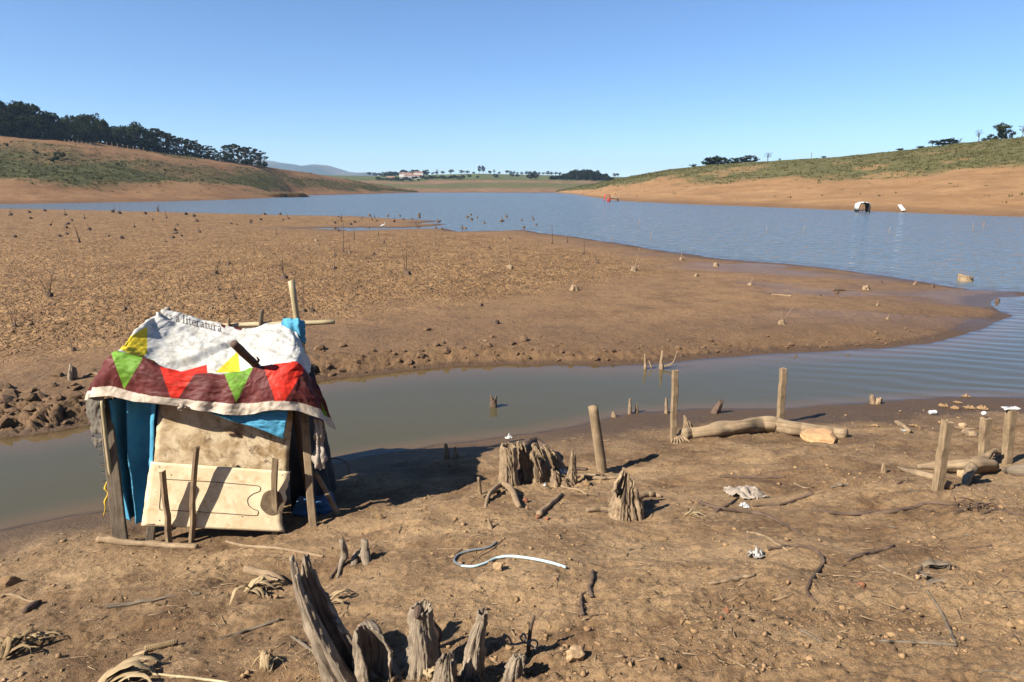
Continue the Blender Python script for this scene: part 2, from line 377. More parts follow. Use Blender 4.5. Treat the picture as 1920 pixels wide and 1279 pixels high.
def leaf_mat(name, a, b_, trans=0.25):
    m, nt, b = new_mat(name); nt.nodes.remove(b)
    nz = noise(nt, coords(nt, 'Object'), 0.35, 4, 0.7); oi = nt.nodes.new('ShaderNodeObjectInfo')
    c = ramp(nt, nz, [(0.3, a), (0.7, b_)])
    c = mix(nt, 0.7, c, ramp(nt, oi.outputs['Random'], [(0, (0.7, 0.75, 0.75)), (1, (1.25, 1.15, 1.0))]), 'MULTIPLY')
    d_ = N(nt, 'ShaderNodeBsdfDiffuse'); t_ = N(nt, 'ShaderNodeBsdfTranslucent'); x = N(nt, 'ShaderNodeMixShader'); x.inputs[0].default_value = trans
    nt.links.new(c, d_.inputs[0]); nt.links.new(c, t_.inputs[0]); nt.links.new(d_.outputs[0], x.inputs[1]); nt.links.new(t_.outputs[0], x.inputs[2])
    nt.links.new(x.outputs[0], nt.nodes['Material Output'].inputs['Surface']); return m
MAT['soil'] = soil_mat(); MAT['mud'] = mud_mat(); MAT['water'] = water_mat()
MAT['hill_l'] = hill_mat('left_hill_ground', (0.20, 0.105, 0.050), (0.27, 0.155, 0.077), (0.048, 0.052, 0.019), (0.10, 0.096, 0.036))
MAT['hill_r'] = hill_mat('right_hill_ground', (0.30, 0.168, 0.076), (0.34, 0.20, 0.098), (0.082, 0.080, 0.030), (0.15, 0.132, 0.054))
MAT['hill_f'] = hill_mat('far_shore_ground', (0.20, 0.115, 0.065), (0.25, 0.155, 0.088), (0.06, 0.078, 0.026), (0.125, 0.125, 0.048))
MAT['mount'] = hill_mat('mountain_ground', (0.11, 0.095, 0.06), (0.15, 0.125, 0.08), (0.03, 0.042, 0.022), (0.055, 0.065, 0.035))
MAT['leaf_dark'] = leaf_mat('dark_foliage', (0.014, 0.020, 0.008), (0.038, 0.050, 0.017))
MAT['leaf_euc'] = leaf_mat('eucalyptus_foliage', (0.024, 0.034, 0.017), (0.062, 0.075, 0.036))
MAT['leaf_mid'] = leaf_mat('field_tree_foliage', (0.030, 0.045, 0.017), (0.075, 0.092, 0.034))
MAT['grass'] = leaf_mat('hill_scrub', (0.056, 0.060, 0.022), (0.125, 0.116, 0.046))
MAT['bark'] = mat_simple('tree_bark', [(0.3, (0.07, 0.05, 0.035)), (0.7, (0.19, 0.15, 0.11))], 3)

# ------------------------------------------------------------------ shapes of the land
NEAR_PX = [(-700, 1230), (-250, 1075), (0, 995), (100, 972), (200, 958), (330, 930), (480, 900), (600, 875), (700, 853), (830, 835), (950, 822), (1060, 806), (1110, 795), (1180, 776), (1300, 769), (1450, 766), (1600, 758), (1700, 749), (1800, 745), (1920, 747), (2100, 752), (2500, 760), (3200, 770)]
NEAR = [tuple(at_z(*p)[:2]) for p in NEAR_PX]
NEAR_POLY = NEAR + [(60, -30), (-60, -30)]
def near_base(x, y):
    dd = seg_dist(x, y, NEAR); s = np.where(inside(x, y, NEAR_POLY), dd, -dd)
    s = s + 0.10 * vnoise(np.asarray(x) * 1.3, np.asarray(y) * 1.3, 3) + 0.05 * vnoise(np.asarray(x) * 4, np.asarray(y) * 4, 5)
    return np.where(s > 0, 0.105 * s + 0.012 * s * s, 0.16 * s), s
def near_h(x, y):
    z, s = near_base(x, y)
    k = sstep(0.0, 1.0, s); k2 = sstep(0.6, 2.2, s)
    z = z + k * (0.10 * fbm(x * 0.8, y * 0.8, 11, 3) + 0.045 * fbm(x * 2.7, y * 2.7, 21, 4))
    rough = sstep(-0.12, 0.35, fbm(x * 0.55 + 3, y * 0.55, 31, 2) + 0.22 * sstep(4.6, 3.2, y))
    z = z + k * (0.013 + 0.028 * k2 * rough) * fbm(x * 11, y * 11, 41, 4, 0.68)
    z = z + k2 * sstep(-1, 2, x) * 0.035 * fbm(x * 1.3 + 2, y * 5.5, 47, 4, 0.55)
    # trampled hollows and low scarps as in dried lake silt
    z = z - 0.03 * k2 * sstep(0.18, 0.42, fbm(x * 1.6 + 9, y * 2.4, 51, 3))
    f1, f2, cid, tx, ty = voronoi(x * 21, y * 21, 61)
    z = z + k2 * 0.016 * sstep(0.62, 0.2, f1) * sstep(0.72, 0.95, cid + 0.3 * rough)
    return z
MUD_PX = [(-1400, 1080), (-500, 905), (-200, 858), (0, 822), (80, 812), (160, 800), (300, 775), (450, 742), (590, 716), (700, 702), (850, 686), (960, 682), (1100, 684), (1200, 683), (1350, 672), (1500, 664), (1650, 655), (1750, 645), (1820, 630), (1865, 609), (1906, 592), (1880, 583), (1862, 572), (1862, 565), (1880, 559), (1920, 556), (2050, 553), (2060, 549), (1920, 547), (1830, 543), (1770, 535), (1740, 529), (1650, 515), (1550, 502), (1440, 493), (1380, 488), (1300, 478), (1200, 464), (1130, 451), (1060, 442), (1005, 435), (980, 431), (900, 434), (860, 434), (835, 429.5), (800, 429), (700, 431), (660, 433), (640, 430), (560, 429), (650, 427), (760, 427.5), (820, 424), (840, 421), (790, 419), (830, 415), (780, 412), (740, 410), (680, 406), (600, 405), (500, 402.5), (300, 397.5), (100, 393), (0, 391.5), (-300, 389), (-1000, 386)]
MUD = [tuple(at_z(*p)[:2]) for p in MUD_PX]
CREEK_BANK = MUD[:21]
def mud_base(x, y):
    dd = seg_dist(x, y, MUD, True); s = np.where(inside(x, y, MUD), dd, -dd)
    cb = seg_dist(x, y, CREEK_BANK)
    wob = np.clip(np.asarray(y) / 60, 0.08, 0.5)
    s = s + wob * fbm(np.asarray(x) / (wob * 5), np.asarray(y) / (wob * 5), 71, 3)
    z = np.where(s > 0, np.minimum(0.05 * s, 0.10) + 0.008 * np.minimum(s, 40), 0.07 * s)
    left = sstep(6, -4, np.asarray(x))                           # the creek bank is steeper to the left
    z = z + sstep(0.02, 0.6, s) * np.where(cb < dd + 0.5, 1, 0) * (0.05 + 0.16 * left)
    return z, s, cb
def mud_h(x, y, full=False):
    x = np.asarray(x, float); y = np.asarray(y, float)
    z, s, cb = mud_base(x, y)
    k = sstep(0.0, 0.8, s)
    xlim = np.interp(y, [12, 17, 22, 28, 40, 60, 110], [-4.5, -3.2, 0.5, 5.0, 11, 11, 14])
    dry = sstep(2.0, 8, s + 3 * fbm(x / 7, y / 9, 81, 3)) * sstep(2.5, -3.0, x - xlim + 4 * fbm(x / 5, y / 8, 87, 3)) * sstep(1.0, 4.5, cb - 1.2 + 2.5 * fbm(x / 5, y / 3, 83, 3) + 0.10 * (-x))
    wx = x + 0.25 * fbm(x * 1.1, y * 1.1, 91, 2); wy = y + 0.25 * fbm(x * 1.1, y * 1.1, 95, 2)
    f1, f2, cid, tx, ty = voronoi(wx * 5.6, wy * 5.6, 101)
    cw = f2 - f1
    crackmask = np.maximum(dry, 0.25 * sstep(0.05, 0.4, fbm(x / 4, y / 3, 111, 3)))
    crack = sstep(0.16, 0.03, cw) * crackmask
    g1, g2, gid, gx, gy = voronoi(wx * 11.0 + 5, wy * 11.0, 121)
    crack2 = sstep(0.14, 0.02, g2 - g1) * crackmask * 0.6
    tilt = (tx * (cid - 0.5) + ty * (_h((cid * 1e6).astype(np.int64), (cid * 0).astype(np.int64), 3) - 0.5)) * 0.30
    plate = dry * (0.036 * (cid - 0.4) + tilt * 0.12)
    bank = sstep(1.3, 0.15, cb) * sstep(0.05, 0.3, s) * sstep(9, 2, x * 0.7)
    z = z + k * (0.05 * fbm(x / 2.2, y / 2.2, 131, 3) + 0.012 * fbm(x * 4, y * 4, 141, 3)) + k * (plate - 0.085 * crack - 0.025 * crack2)
    z = z + bank * (0.07 * fbm(x * 3.2, y * 3.2, 151, 3))
    bank = bank * (0.22 + 0.78 * sstep(-1.5, -6, x))
    z = z + bank * (0.13 * (cid - 0.5) - 0.13 * sstep(0.16, 0.02, cw) + 0.05 * fbm(x * 9, y * 9, 157, 3))
    if not full: return z
    wet = sstep(0.07, 0.015, z) * sstep(-1, 0.05, s)
    damp = np.maximum(sstep(5.5, 0.3, s + 2 * fbm(x / 4, y / 4, 167, 3)) * 0.42, bank * 0.4)
    wet = np.clip(wet + damp, 0, 1)
    sheen = sstep(0.05, 0.4, fbm(x / 5, y / 2.5, 161, 3)) * sstep(3, 9, x) * sstep(14, 20, y) * 0.8
    return z, dict(dry=dry, crack=np.clip(crack + 0.6 * crack2, 0, 1) * 0.9, wet=wet, sheen=np.clip(sheen + wet * 0.4, 0, 1))
def trap_grid(y0, y1, nr, nc, hw):
    yy = y0 * (y1 / y0) ** np.linspace(0, 1, nr); u = np.linspace(-1, 1, nc)
    Y = np.repeat(yy[:, None], nc, 1); X = u[None, :] * hw(yy)[:, None]
    return X, Y
def keep(V, F, zmin):
    zf = V[:, 2][F].max(1); F = F[zf > zmin]
    used = np.zeros(len(V), bool); used[F.ravel()] = True
    remap = np.cumsum(used) - 1
    return used, remap[F]
class Lookup:
    """heights of a built trapezoid grid, read back by bilinear interpolation"""
    def __init__(s, y0, y1, hw, Z): s.y0, s.y1, s.hw, s.Z = y0, y1, hw, Z
    def __call__(s, x, y):
        x = np.asarray(x, float); y = np.clip(np.asarray(y, float), s.y0, s.y1 * .9999); nr, nc = s.Z.shape
        r = np.log(y / s.y0) / math.log(s.y1 / s.y0) * (nr - 1); c = np.clip((x / s.hw(y) + 1) * .5 * (nc - 1), 0, nc - 1.001)
        i = np.clip(r.astype(int), 0, nr - 2); j = c.astype(int); fr = r - i; fc = c - j
        return (s.Z[i, j] * (1 - fc) + s.Z[i, j + 1] * fc) * (1 - fr) + (s.Z[i + 1, j] * (1 - fc) + s.Z[i + 1, j + 1] * fc) * fr
def gp(px, py, fn=None):
    """point of the ground seen at a photo pixel"""
    fn = fn or near_q; z = 0.0
    for i in range(25):
        p = at_z(px, py, z); z = 0.5 * z + 0.5 * float(fn(np.array([p[0]]), np.array([p[1]]))[0])
    return at_z(px, py, z)

# near shore
X, Y = trap_grid(1.8, 13.5, 640, 620, lambda y: 0.90 * y + 2.2)
Z = near_h(X, Y); near_q = Lookup(1.8, 13.5, lambda y: 0.90 * y + 2.2, Z)
V = np.stack([X, Y, Z], -1).reshape(-1, 3); F = grid_faces(640, 620)
_, S = near_base(X.ravel(), Y.ravel())
wetA = np.clip(sstep(0.16, 0.03, V[:, 2]) * 0.85 + 0.55 * sstep(2.6, 0.6, S + 1.2 * fbm(X.ravel(), Y.ravel(), 7, 3)) * sstep(0, 3, X.ravel()) + 0.3 * sstep(0.15, 0.5, fbm(X.ravel() * 0.9, Y.ravel() * 1.5, 8, 4)), 0, 1)
used, F = keep(V, F, -0.25)
me = mesh_np('near_shore_ground', V[used], F, attrs={'wet': wetA[used]})
shore = tag(link('near_shore_ground', me, MAT['soil']), kind='structure')

# the bank goes on behind and beside the camera
def apron(name, x0, x1, y0, y1, nx, ny, drop):
    X, Y = np.meshgrid(np.linspace(x0, x1, nx), np.linspace(y0, y1, ny)); Z = near_h(X, Y) - drop
    V = np.stack([X, Y, Z], -1).reshape(-1, 3); used, F = keep(V, grid_faces(ny, nx), -0.25)
    tag(link(name, mesh_np(name, V[used], F, attrs={'wet': (0 * Z).ravel()[used]}), MAT['soil']), kind='structure')
apron('shore_rise', -22, 22, -9, 1.9, 150, 50, 0.02)
apron('shore_flank', -30, -0.90 * 6 - 1.6, 1.7, 14, 60, 40, 0.12); apron('shore_flank', 0.90 * 6 + 9, 30, 1.7, 14, 60, 40, 0.12)

# mudflat beyond the creek
X, Y = trap_grid(8.6, 135, 860, 600, lambda y: 0.90 * y + 2.5)
Z, A = mud_h(X, Y, True); mud_q = Lookup(8.6, 135, lambda y: 0.90 * y + 2.5, Z)
V = np.stack([X, Y, Z], -1).reshape(-1, 3); F = grid_faces(860, 600)
used, F = keep(V, F, -0.25)
me = mesh_np('mud_flat', V[used], F, attrs={k: v.ravel()[used] for k, v in A.items()})
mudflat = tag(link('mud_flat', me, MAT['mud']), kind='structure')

# water
X, Y = trap_grid(3.5, 3200, 460, 210, lambda y: 1.1 * y + 8)
zt = np.maximum(np.where(Y < 16, near_h(X, Y), -9), np.where((Y > 8) & (Y < 140), mud_h(X, Y), -9))
dep = -zt
V = np.stack([X, Y, 0 * X], -1).reshape(-1, 3)
chop = 0.03 + 0.97 * sstep(17, 27, Y + 0.25 * (X - 8)) * (0.06 + 0.94 * sstep(0.0, 0.11, dep)); swell = sstep(3.0, 9, X) * sstep(30, 22, Y) * 0.9
me = mesh_np('water', V, grid_faces(460, 210), attrs={'deep': sstep(-0.012, 0.014, dep).ravel(), 'shallow': sstep(0.09, 0.0, dep).ravel(), 'chop': chop.ravel(), 'swell': swell.ravel()})
tag(link('water', me, MAT['water']), kind='structure')
# lake bed under everything, out to the horizon
me = mesh_np('lake_bed', [(-6900, -900, -4), (6900, -900, -4), (6900, 7200, -4), (-6900, 7200, -4)], [(0, 1, 2, 3)])
tag(link('lake_bed', me, MAT['hill_f']), kind='structure')

# hillsides: ruled between a shoreline and a crest
class Hill:
    def __init__(s, name, shore_px, crest, back, mat, nu, nv, prof, seed, amp, vegfn):
        """shore_px (px,py at water level); crest (px,py,distance); back metres behind the crest"""
        s.sh = np.array([at_z(px, py, 0) for px, py in shore_px]); s.cr = np.array([at_y(px, py, Y) for px, py, Y in crest])
        s.back = back; s.prof = prof; s.seed = seed; s.amp = amp
        u, v = np.meshgrid(np.linspace(0, 1, nu), np.linspace(-0.12, 1.6, nv))
        P = s.pt(u, v); veg, lawn = vegfn(u, v, P); wet = sstep(0.9, 0.15, P[..., 2])
        me = mesh_np(name, P.reshape(-1, 3), grid_faces(nv, nu), attrs={'veg': veg.ravel(), 'lawn': lawn.ravel(), 'wet': 0.55 * wet.ravel()})
        s.obj = tag(link(name, me, mat), kind='structure'); s.vegfn = vegfn
    def pt(s, u, v):
        u = np.asarray(u, float); v = np.asarray(v, float); n = len(s.sh) - 1
        k = np.clip(u * n, 0, n - 1e-6); i = k.astype(int); t = (k - i)[..., None]
        a = s.sh[i] * (1 - t) + s.sh[i + 1] * t; c = s.cr[i] * (1 - t) + s.cr[i + 1] * t
        vv = np.clip(v, 0, 1); pz = np.interp(vv, *zip(*s.prof))
        P = np.zeros(u.shape + (3,)); dv = (c - a)[..., :2]
        P[..., :2] = a[..., :2] + dv * np.clip(v, -1, 1)[..., None]
        dn = dv / (np.linalg.norm(dv, axis=-1)[..., None] + 1e-6); ext = np.clip(v - 1, 0, None) * s.back
        P[..., :2] += dn * ext[..., None]
        P[..., 2] = c[..., 2] * pz + np.clip(v, -1, 0) * 14 - ext * 0.03
        w = np.sin(math.pi * np.clip(v, 0, 1)); q = np.clip(c[..., 2] / 12, 0.05, 1)
        P[..., 2] += s.amp * q * w * fbm(P[..., 0] / 26, P[..., 1] / 40, s.seed, 5, 0.55)
        P[..., 2] += 0.25 * q * fbm(P[..., 0] / 5, P[..., 1] / 5, s.seed + 3, 3) * np.clip(v * 8, 0, 1)
        return P
def veg_left(u, v, P):
    n1 = fbm(P[..., 0] / 22, P[..., 1] / 30, 201, 5, 0.6); n2 = fbm(P[..., 0] / 70, P[..., 1] / 60, 205, 3)
    band = sstep(0.20, 0.36, v + 0.25 * n1) * sstep(0.78, 0.58, v + 0.35 * n1 - 0.1 * n2)
    lawn = sstep(0.90, 0.96, v + 0.06 * n1) * sstep(0.02, 0.1, u) * sstep(0.42, 0.3, u) * 0.8
    veg = np.maximum(band * (0.55 + 0.45 * sstep(-0.25, 0.1, n1)), 0.55 * sstep(0.1, 0.3, n1) * sstep(0.1, 0.2, v))
    return np.clip(veg, 0, 1), lawn
def veg_right(u, v, P):
    n1 = fbm(P[..., 0] / 16, P[..., 1] / 26, 221, 5, 0.6); n2 = fbm(P[..., 0] / 50, P[..., 1] / 60, 225, 3)
    veg = sstep(0.46, 0.60, v + 0.22 * n1 + 0.12 * n2 ) * (1 - 0.85 * sstep(0.22, 0.34, n1) * sstep(0.9, 0.7, v))
    veg = np.maximum(veg, 0.5 * sstep(0.24, 0.4, n1) * sstep(0.25, 0.4, v))
    lawn = sstep(0.93, 1.0, v) * 0.5 * sstep(0.25, 0.45, u) * sstep(0.75, 0.6, u)
    return np.clip(veg, 0, 1), lawn
def veg_far(u, v, P):
    n1 = fbm(P[..., 0] / 90, P[..., 1] / 60, 231, 4); n2 = fbm(P[..., 0] / 30, P[..., 1] / 20, 235, 4)
    veg = np.maximum(sstep(0.22, 0.30, v + 0.04 * n2), 0.85 * sstep(0.03, 0.07, v + 0.03 * n2) * sstep(0.17, 0.12, v + 0.05 * n1))
    lawn = sstep(0.30, 0.36, v) * sstep(0.05, 0.25, n1 + 0.1) * 0.9
    return np.clip(veg, 0, 1), lawn
hill_l = Hill('hillside_left', [(-500, 386), (-200, 384.5), (0, 383), (130, 381), (300, 378), (420, 375), (520, 370.5), (560, 366.5), (640, 365), (720, 363), (797, 361)],
    [(-600, 215, 290), (-250, 235, 285), (0, 250, 285), (130, 259, 300), (200, 268, 315), (300, 284, 335), (400, 299, 355), (500, 313, 390), (585, 325, 440), (690, 343, 520), (796, 360.0, 610)],
    120, MAT['hill_l'], 400, 140, [(0, 0), (0.04, 0.015), (0.2, 0.14), (0.5, 0.47), (0.8, 0.82), (1, 1)], 241, 2.6, veg_left)
hill_r = Hill('hillside_right', [(2700, 440), (2300, 421), (2050, 412), (1920, 407), (1800, 403), (1690, 398.5), (1560, 393.5), (1400, 387), (1300, 383.5), (1200, 379), (1150, 376), (1120, 371), (1075, 364), (1035, 361.2)],
    [(2800, 165, 185), (2350, 205, 190), (2080, 238, 200), (1920, 256, 210), (1800, 268, 225), (1690, 282, 245), (1580, 293, 265), (1440, 302, 290), (1340, 308, 320), (1250, 318, 350), (1185, 330, 390), (1130, 341, 430), (1080, 350, 500), (1036, 359.5, 610)],
    140, MAT['hill_r'], 420, 140, [(0, 0), (0.03, 0.02), (0.25, 0.17), (0.5, 0.42), (0.8, 0.80), (1, 1)], 251, 1.8, veg_right)
hill_f = Hill('far_shore', [(100, 361.6), (500, 361.5), (780, 361.3), (900, 361.0), (1050, 361.4), (1250, 361.5), (1600, 361.6)],
    [(200, 322, 1250), (520, 327, 1250), (700, 330, 1250), (900, 325.5, 1300), (1050, 329, 1250), (1250, 334, 1200), (1600, 330, 1200)],
    500, MAT['hill_f'], 300, 140, [(0, 0), (0.02, 0.03), (0.12, 0.28), (0.24, 0.40), (0.6, 0.70), (1, 1)], 261, 3.5, veg_far)
# distant mountains
def mountains():
    sk = [(-500, 305), (200, 302), (430, 296), (500, 301), (535, 306), (565, 311), (590, 308.5), (612, 309.5), (630, 315), (650, 322), (675, 324.5), (700, 323), (725, 327), (760, 331), (900, 334), (1200, 336), (1600, 332), (2200, 330)]
    pts = np.array([at_y(px, py, 5200) for px, py in sk]); nu, nv = 420, 60
    u = np.linspace(pts[0, 0], pts[-1, 0], nu); zc = np.interp(u, pts[:, 0], pts[:, 2])
    v = np.linspace(0, 2, nv); X, Vv = np.meshgrid(u, v)
    Y = 3600 + Vv * 1600; ridge = np.where(Vv < 1, sstep(0, 1, Vv) * 0.5 + Vv * 0.5, 1 - 0.5 * (Vv - 1))
    Z = zc[None] * ridge + 26 * np.sin(math.pi * np.clip(Vv, 0, 1)) * fbm(X / 260, Y / 420, 271, 5) + 7 * fbm(X / 70, Y / 90, 277, 4) * sstep(0, .3, Vv)
    veg = sstep(-0.1, 0.1, fbm(X / 300, Y / 300, 281, 4)); o = 0 * veg
    me = mesh_np('mountains', np.stack([X, Y, Z], -1).reshape(-1, 3), grid_faces(nv, nu), attrs={'veg': veg.ravel(), 'lawn': o.ravel(), 'wet': o.ravel()})
    tag(link('mountains', me, MAT['mount']), kind='structure')
mountains()
def spit():   # low cut bank jutting out under the left hill
    c = at_z(508, 370.6, 0); X, Yv = np.meshgrid(np.linspace(-1, 1, 120), np.linspace(-1, 1, 60))
    P = np.zeros(X.shape + (3,)); P[..., 0] = c[0] - 6 + X * (17 + 3 * fbm(Yv * 2, Yv * 0, 293, 2)); P[..., 1] = c[1] + 9 + Yv * 9 + X * 7
    rr = np.hypot(X * np.where(X > 0, 1, .8), Yv) + 0.25 * fbm(X * 3, Yv * 3, 291, 3)
    P[..., 2] = -0.7 + 2.3 * sstep(1.0, 0.78, rr) + 0.35 * fbm(P[..., 0] / 2, P[..., 1] / 2, 292, 3)
    veg = sstep(1.2, 1.5, P[..., 2]) * 0.8; o = 0 * veg
    me = mesh_np('low_bank', P.reshape(-1, 3), grid_faces(60, 120), attrs={'veg': veg.ravel(), 'lawn': o.ravel(), 'wet': (sstep(1.5, .8, P[..., 2])).ravel()})
    tag(link('low_bank', me, MAT['hill_l']), kind='structure')
spit()
# ------------------------------------------------------------------ the shelter
def cloth_mat(name, a, b, scale=14, bstr=0.35, bscale=90, rough=0.9):
    return mat_simple(name, [(0.3, a), (0.7, b)], scale, rough, bstr, 0.006, bscale)
MAT['blanket'] = cloth_mat('blue_blanket', (0.045, 0.22, 0.36), (0.085, 0.33, 0.47), 5, 0.6, 160)
MAT['blue_tarp'] = cloth_mat('blue_plastic_tarp', (0.018, 0.075, 0.19), (0.03, 0.12, 0.26), 6, 0.2, 40, 0.55)
MAT['shaded_tarp'] = cloth_mat('shaded_tarp', (0.008, 0.010, 0.014), (0.022, 0.026, 0.032), 6, 0.2, 40, 0.6)  # right side tarp: its shade is put into the colour, nearly black
MAT['rag'] = cloth_mat('grey_white_rag', (0.24, 0.19, 0.14), (0.45, 0.38, 0.31), 9)
MAT['flap'] = cloth_mat('torn_grey_cloth', (0.10, 0.085, 0.065), (0.20, 0.17, 0.13), 9)
def board_mat(name, base, stain, rust):
    m, nt, b = new_mat(name); v = coords(nt, 'Object')
    n1 = noise(nt, v, 4.5, 7, 0.7, 0.5); n2 = noise(nt, v, 11, 7, 0.75, 0.6); n3 = noise(nt, v, 2.0, 4, 0.6)
    c = mix(nt, ramp(nt, n1, [(0.44, (0, 0, 0)), (0.56, (1, 1, 1))]), base, stain)
    c = mix(nt, ramp(nt, n2, [(0.52, (0, 0, 0)), (0.64, (0.85, 0.85, 0.85))]), c, rust)
    c = mix(nt, ramp(nt, n3, [(0.35, (0.45, 0.45, 0.45)), (0.5, (0, 0, 0))]), c, tuple(x * 1.15 for x in base))
    nt.links.new(c, b.inputs['Base Color']); b.inputs['Roughness'].default_value = 0.75; b.inputs['Specular IOR Level'].default_value = 0.2
    bump(nt, b, n2, 0.25, 0.005); return m
MAT['board_up'] = board_mat('stained_board', (0.52, 0.41, 0.26), (0.28, 0.18, 0.085), (0.07, 0.042, 0.022))
MAT['board_lo'] = board_mat('cream_laminate_board', (0.70, 0.58, 0.38), (0.62, 0.48, 0.29), (0.46, 0.31, 0.16))
MAT['dark_line'] = mat_simple('routed_groove', [(0.3, (0.06, 0.04, 0.024)), (0.7, (0.16, 0.11, 0.065))], 20, bstr=0)
MAT['knot'] = mat_simple('bare_fibreboard', [(0.3, (0.10, 0.065, 0.034)), (0.7, (0.22, 0.15, 0.085))], 18)
def tarp_mat():
    m, nt, b = new_mat('printed_banner_tarp'); v = coords(nt, 'Object')
    n1 = noise(nt, v, 7, 6, 0.7); n2 = noise(nt, v, 60, 4, 0.7)
    c = mix(nt, 0.8, attr(nt, 'print', 'Color'), ramp(nt, n1, [(0.32, (0.50, 0.46, 0.39)), (0.54, (1, 1, 1))]), 'MULTIPLY')
    c = mix(nt, 0.5, c, ramp(nt, n2, [(0.3, (0.8, 0.8, 0.8)), (0.5, (1, 1, 1))]), 'MULTIPLY')
    nt.links.new(c, b.inputs['Base Color']); b.inputs['Roughness'].default_value = 0.6; b.inputs['Specular IOR Level'].default_value = 0.15
    bump(nt, b, noise(nt, v, 26, 4, 0.6), 0.22, 0.008); return m
MAT['tarp'] = tarp_mat()
GLYPH = {'l': [[(.15, 0), (.15, 1)], [(0, 0), (.3, 0)], [(.03, .95), (.15, 1)]],
 'i': [[(.15, 0), (.15, .65)], [(0, 0), (.3, 0)], [(.03, .62), (.15, .65)], [(.14, .92), (.16, .94)]],
 't': [[(.15, .85), (.15, .12), (.22, .02), (.35, .06)], [(0, .62), (.34, .62)]],
 'e': [[(.05, .36), (.46, .38), (.42, .56), (.25, .66), (.08, .52), (.04, .33), (.1, .1), (.27, 0), (.46, .12)]],
 'r': [[(.12, 0), (.12, .65)], [(.12, .46), (.25, .62), (.4, .6)], [(0, 0), (.27, 0)]],
 'a': [[(.07, .54), (.2, .66), (.36, .58), (.38, .1), (.48, .02)], [(.38, .4), (.15, .3), (.06, .15), (.15, .02), (.38, .15)]],
 'u': [[(.1, .65), (.1, .15), (.22, .01), (.42, .15)], [(.43, .65), (.43, 0), (.52, 0)], [(.02, .64), (.1, .65)]],
 's': [[(.38, .55), (.22, .66), (.07, .52), (.2, .36), (.36, .2), (.22, 0), (.05, .1)]]}
def in_poly(px, py, poly): return inside(px, py, poly)
def roof_tarp(parent):
    rows = [
     [(309, 586, 7.32), (311, 584, 7.30), (345, 591, 7.35), (385, 603, 7.40), (425, 612, 7.40), (465, 613, 7.42), (505, 611, 7.42), (535, 609, 7.40), (553, 617, 7.35)],
     [(277, 609, 7.0), (282, 606, 7.0), (325, 618, 7.12), (375, 630, 7.14), (425, 636, 7.14), (470, 634, 7.14), (515, 628, 7.14), (550, 630, 7.14), (570, 650, 7.12)],
     [(244, 641, 6.72), (250, 635, 6.7), (305, 652, 6.78), (368, 666, 6.8), (425, 667, 6.8), (475, 660, 6.8), (520, 652, 6.8), (560, 656, 6.8), (581, 690, 6.9)],
     [(218, 668, 6.42), (226, 660, 6.36), (285, 690, 6.42), (350, 706, 6.44), (415, 706, 6.44), (470, 697, 6.44), (515, 688, 6.44), (555, 686, 6.48), (577, 703, 6.55)],
     [(204, 674, 6.28), (213, 661, 6.15), (268, 670, 6.15), (335, 695, 6.17), (410, 698, 6.20), (468, 692, 6.22), (515, 683, 6.24), (558, 679, 6.28), (580, 697, 6.42)],
     [(187, 706, 6.30), (204, 688, 6.08), (262, 705, 6.06), (335, 724, 6.06), (410, 730, 6.08), (468, 728, 6.10), (512, 720, 6.13), (562, 718, 6.18), (602, 742, 6.36)],
     [(163, 752, 6.34), (190, 742, 6.06), (250, 752, 6.04), (330, 762, 6.02), (400, 773, 6.04), (468, 778, 6.06), (528, 768, 6.08), (592, 780, 6.16), (631, 808, 6.40)]]
    R = [[at_y(*p) for p in r] for r in rows]
    nu, nv = 380, 290
    G = rowgrid(R, nu, nv)
    u, v = np.meshgrid(np.linspace(0, 1, nu), np.linspace(0, 1, nv))
    nrm = np.cross(np.gradient(G, axis=1), np.gradient(G, axis=0)); nrm /= np.linalg.norm(nrm, axis=2)[..., None] + 1e-9
    dz = 0.050 * fbm(u * 5, v * 6, 301, 4) + 0.014 * fbm(u * 22 + v * 6, v * 9, 305, 3)
    rd = 0.5 - np.abs(fbm(u * 7 + v * 3, v * 6, 341, 3)); rd2 = 0.5 - np.abs(fbm(u * 16, v * 13 + u * 5, 345, 2))
    dz = dz + (0.007 * np.clip(rd - 0.3, 0, 1) / 0.2 + 0.0022 * np.clip(rd2 - 0.35, 0, 1) / 0.15) * sstep(0.0, 0.25, v)
    # folds running down from the tied peak
    ang = np.arctan2(v * 1.2, u * 1.0 + 1e-3); rr = np.hypot(u, v * 0.8)
    dz = dz + 0.024 * np.sin(ang * 11 + 0.7) * sstep(0.0, 0.08, rr) * sstep(0.5, 0.1, rr) * sstep(0.62, 0.5, v)
    fold = np.abs((u - 0.52) * 1.0 + (v - 0.2) * 0.9 + 0.05 * fbm(u * 4, v * 4, 309, 2))
    dz = dz - 0.06 * sstep(0.05, 0.0, fold) * sstep(0.1, 0.2, v) * sstep(0.5, 0.35, v)
    ban = sstep(0.64, 0.74, v)
    dz = dz + ban * (0.020 * np.sin(u * 41 + 2 * np.sin(u * 13) + v * 3) + 0.018 * fbm(u * 14, v * 5, 313, 3)) * sstep(0.62, 1.0, v)
    G = G + nrm * dz[..., None] * -1.0
    G[..., 2] += 0.012 * fbm(u * 9, v * 0, 317, 3) * sstep(0.9, 1.0, v) * 2
    P = G.reshape(-1, 3); px, py = project(P[:, 0], P[:, 1], P[:, 2]); uf, vf = u.ravel(), v.ravel()
    WHITE = np.array([0.50, 0.49, 0.455]); MAROON = np.array([0.105, 0.022, 0.020]); RED = np.array([0.60, 0.028, 0.014]); GREEN = np.array([0.13, 0.27, 0.026]); YEL = np.array([0.62, 0.47, 0.03])
    c = np.tile(WHITE, (len(P), 1))
    front = vf > 0.655
    c[front] = MAROON
    def tri(poly, col, sel): c[sel & in_poly(px, py, poly)] = col
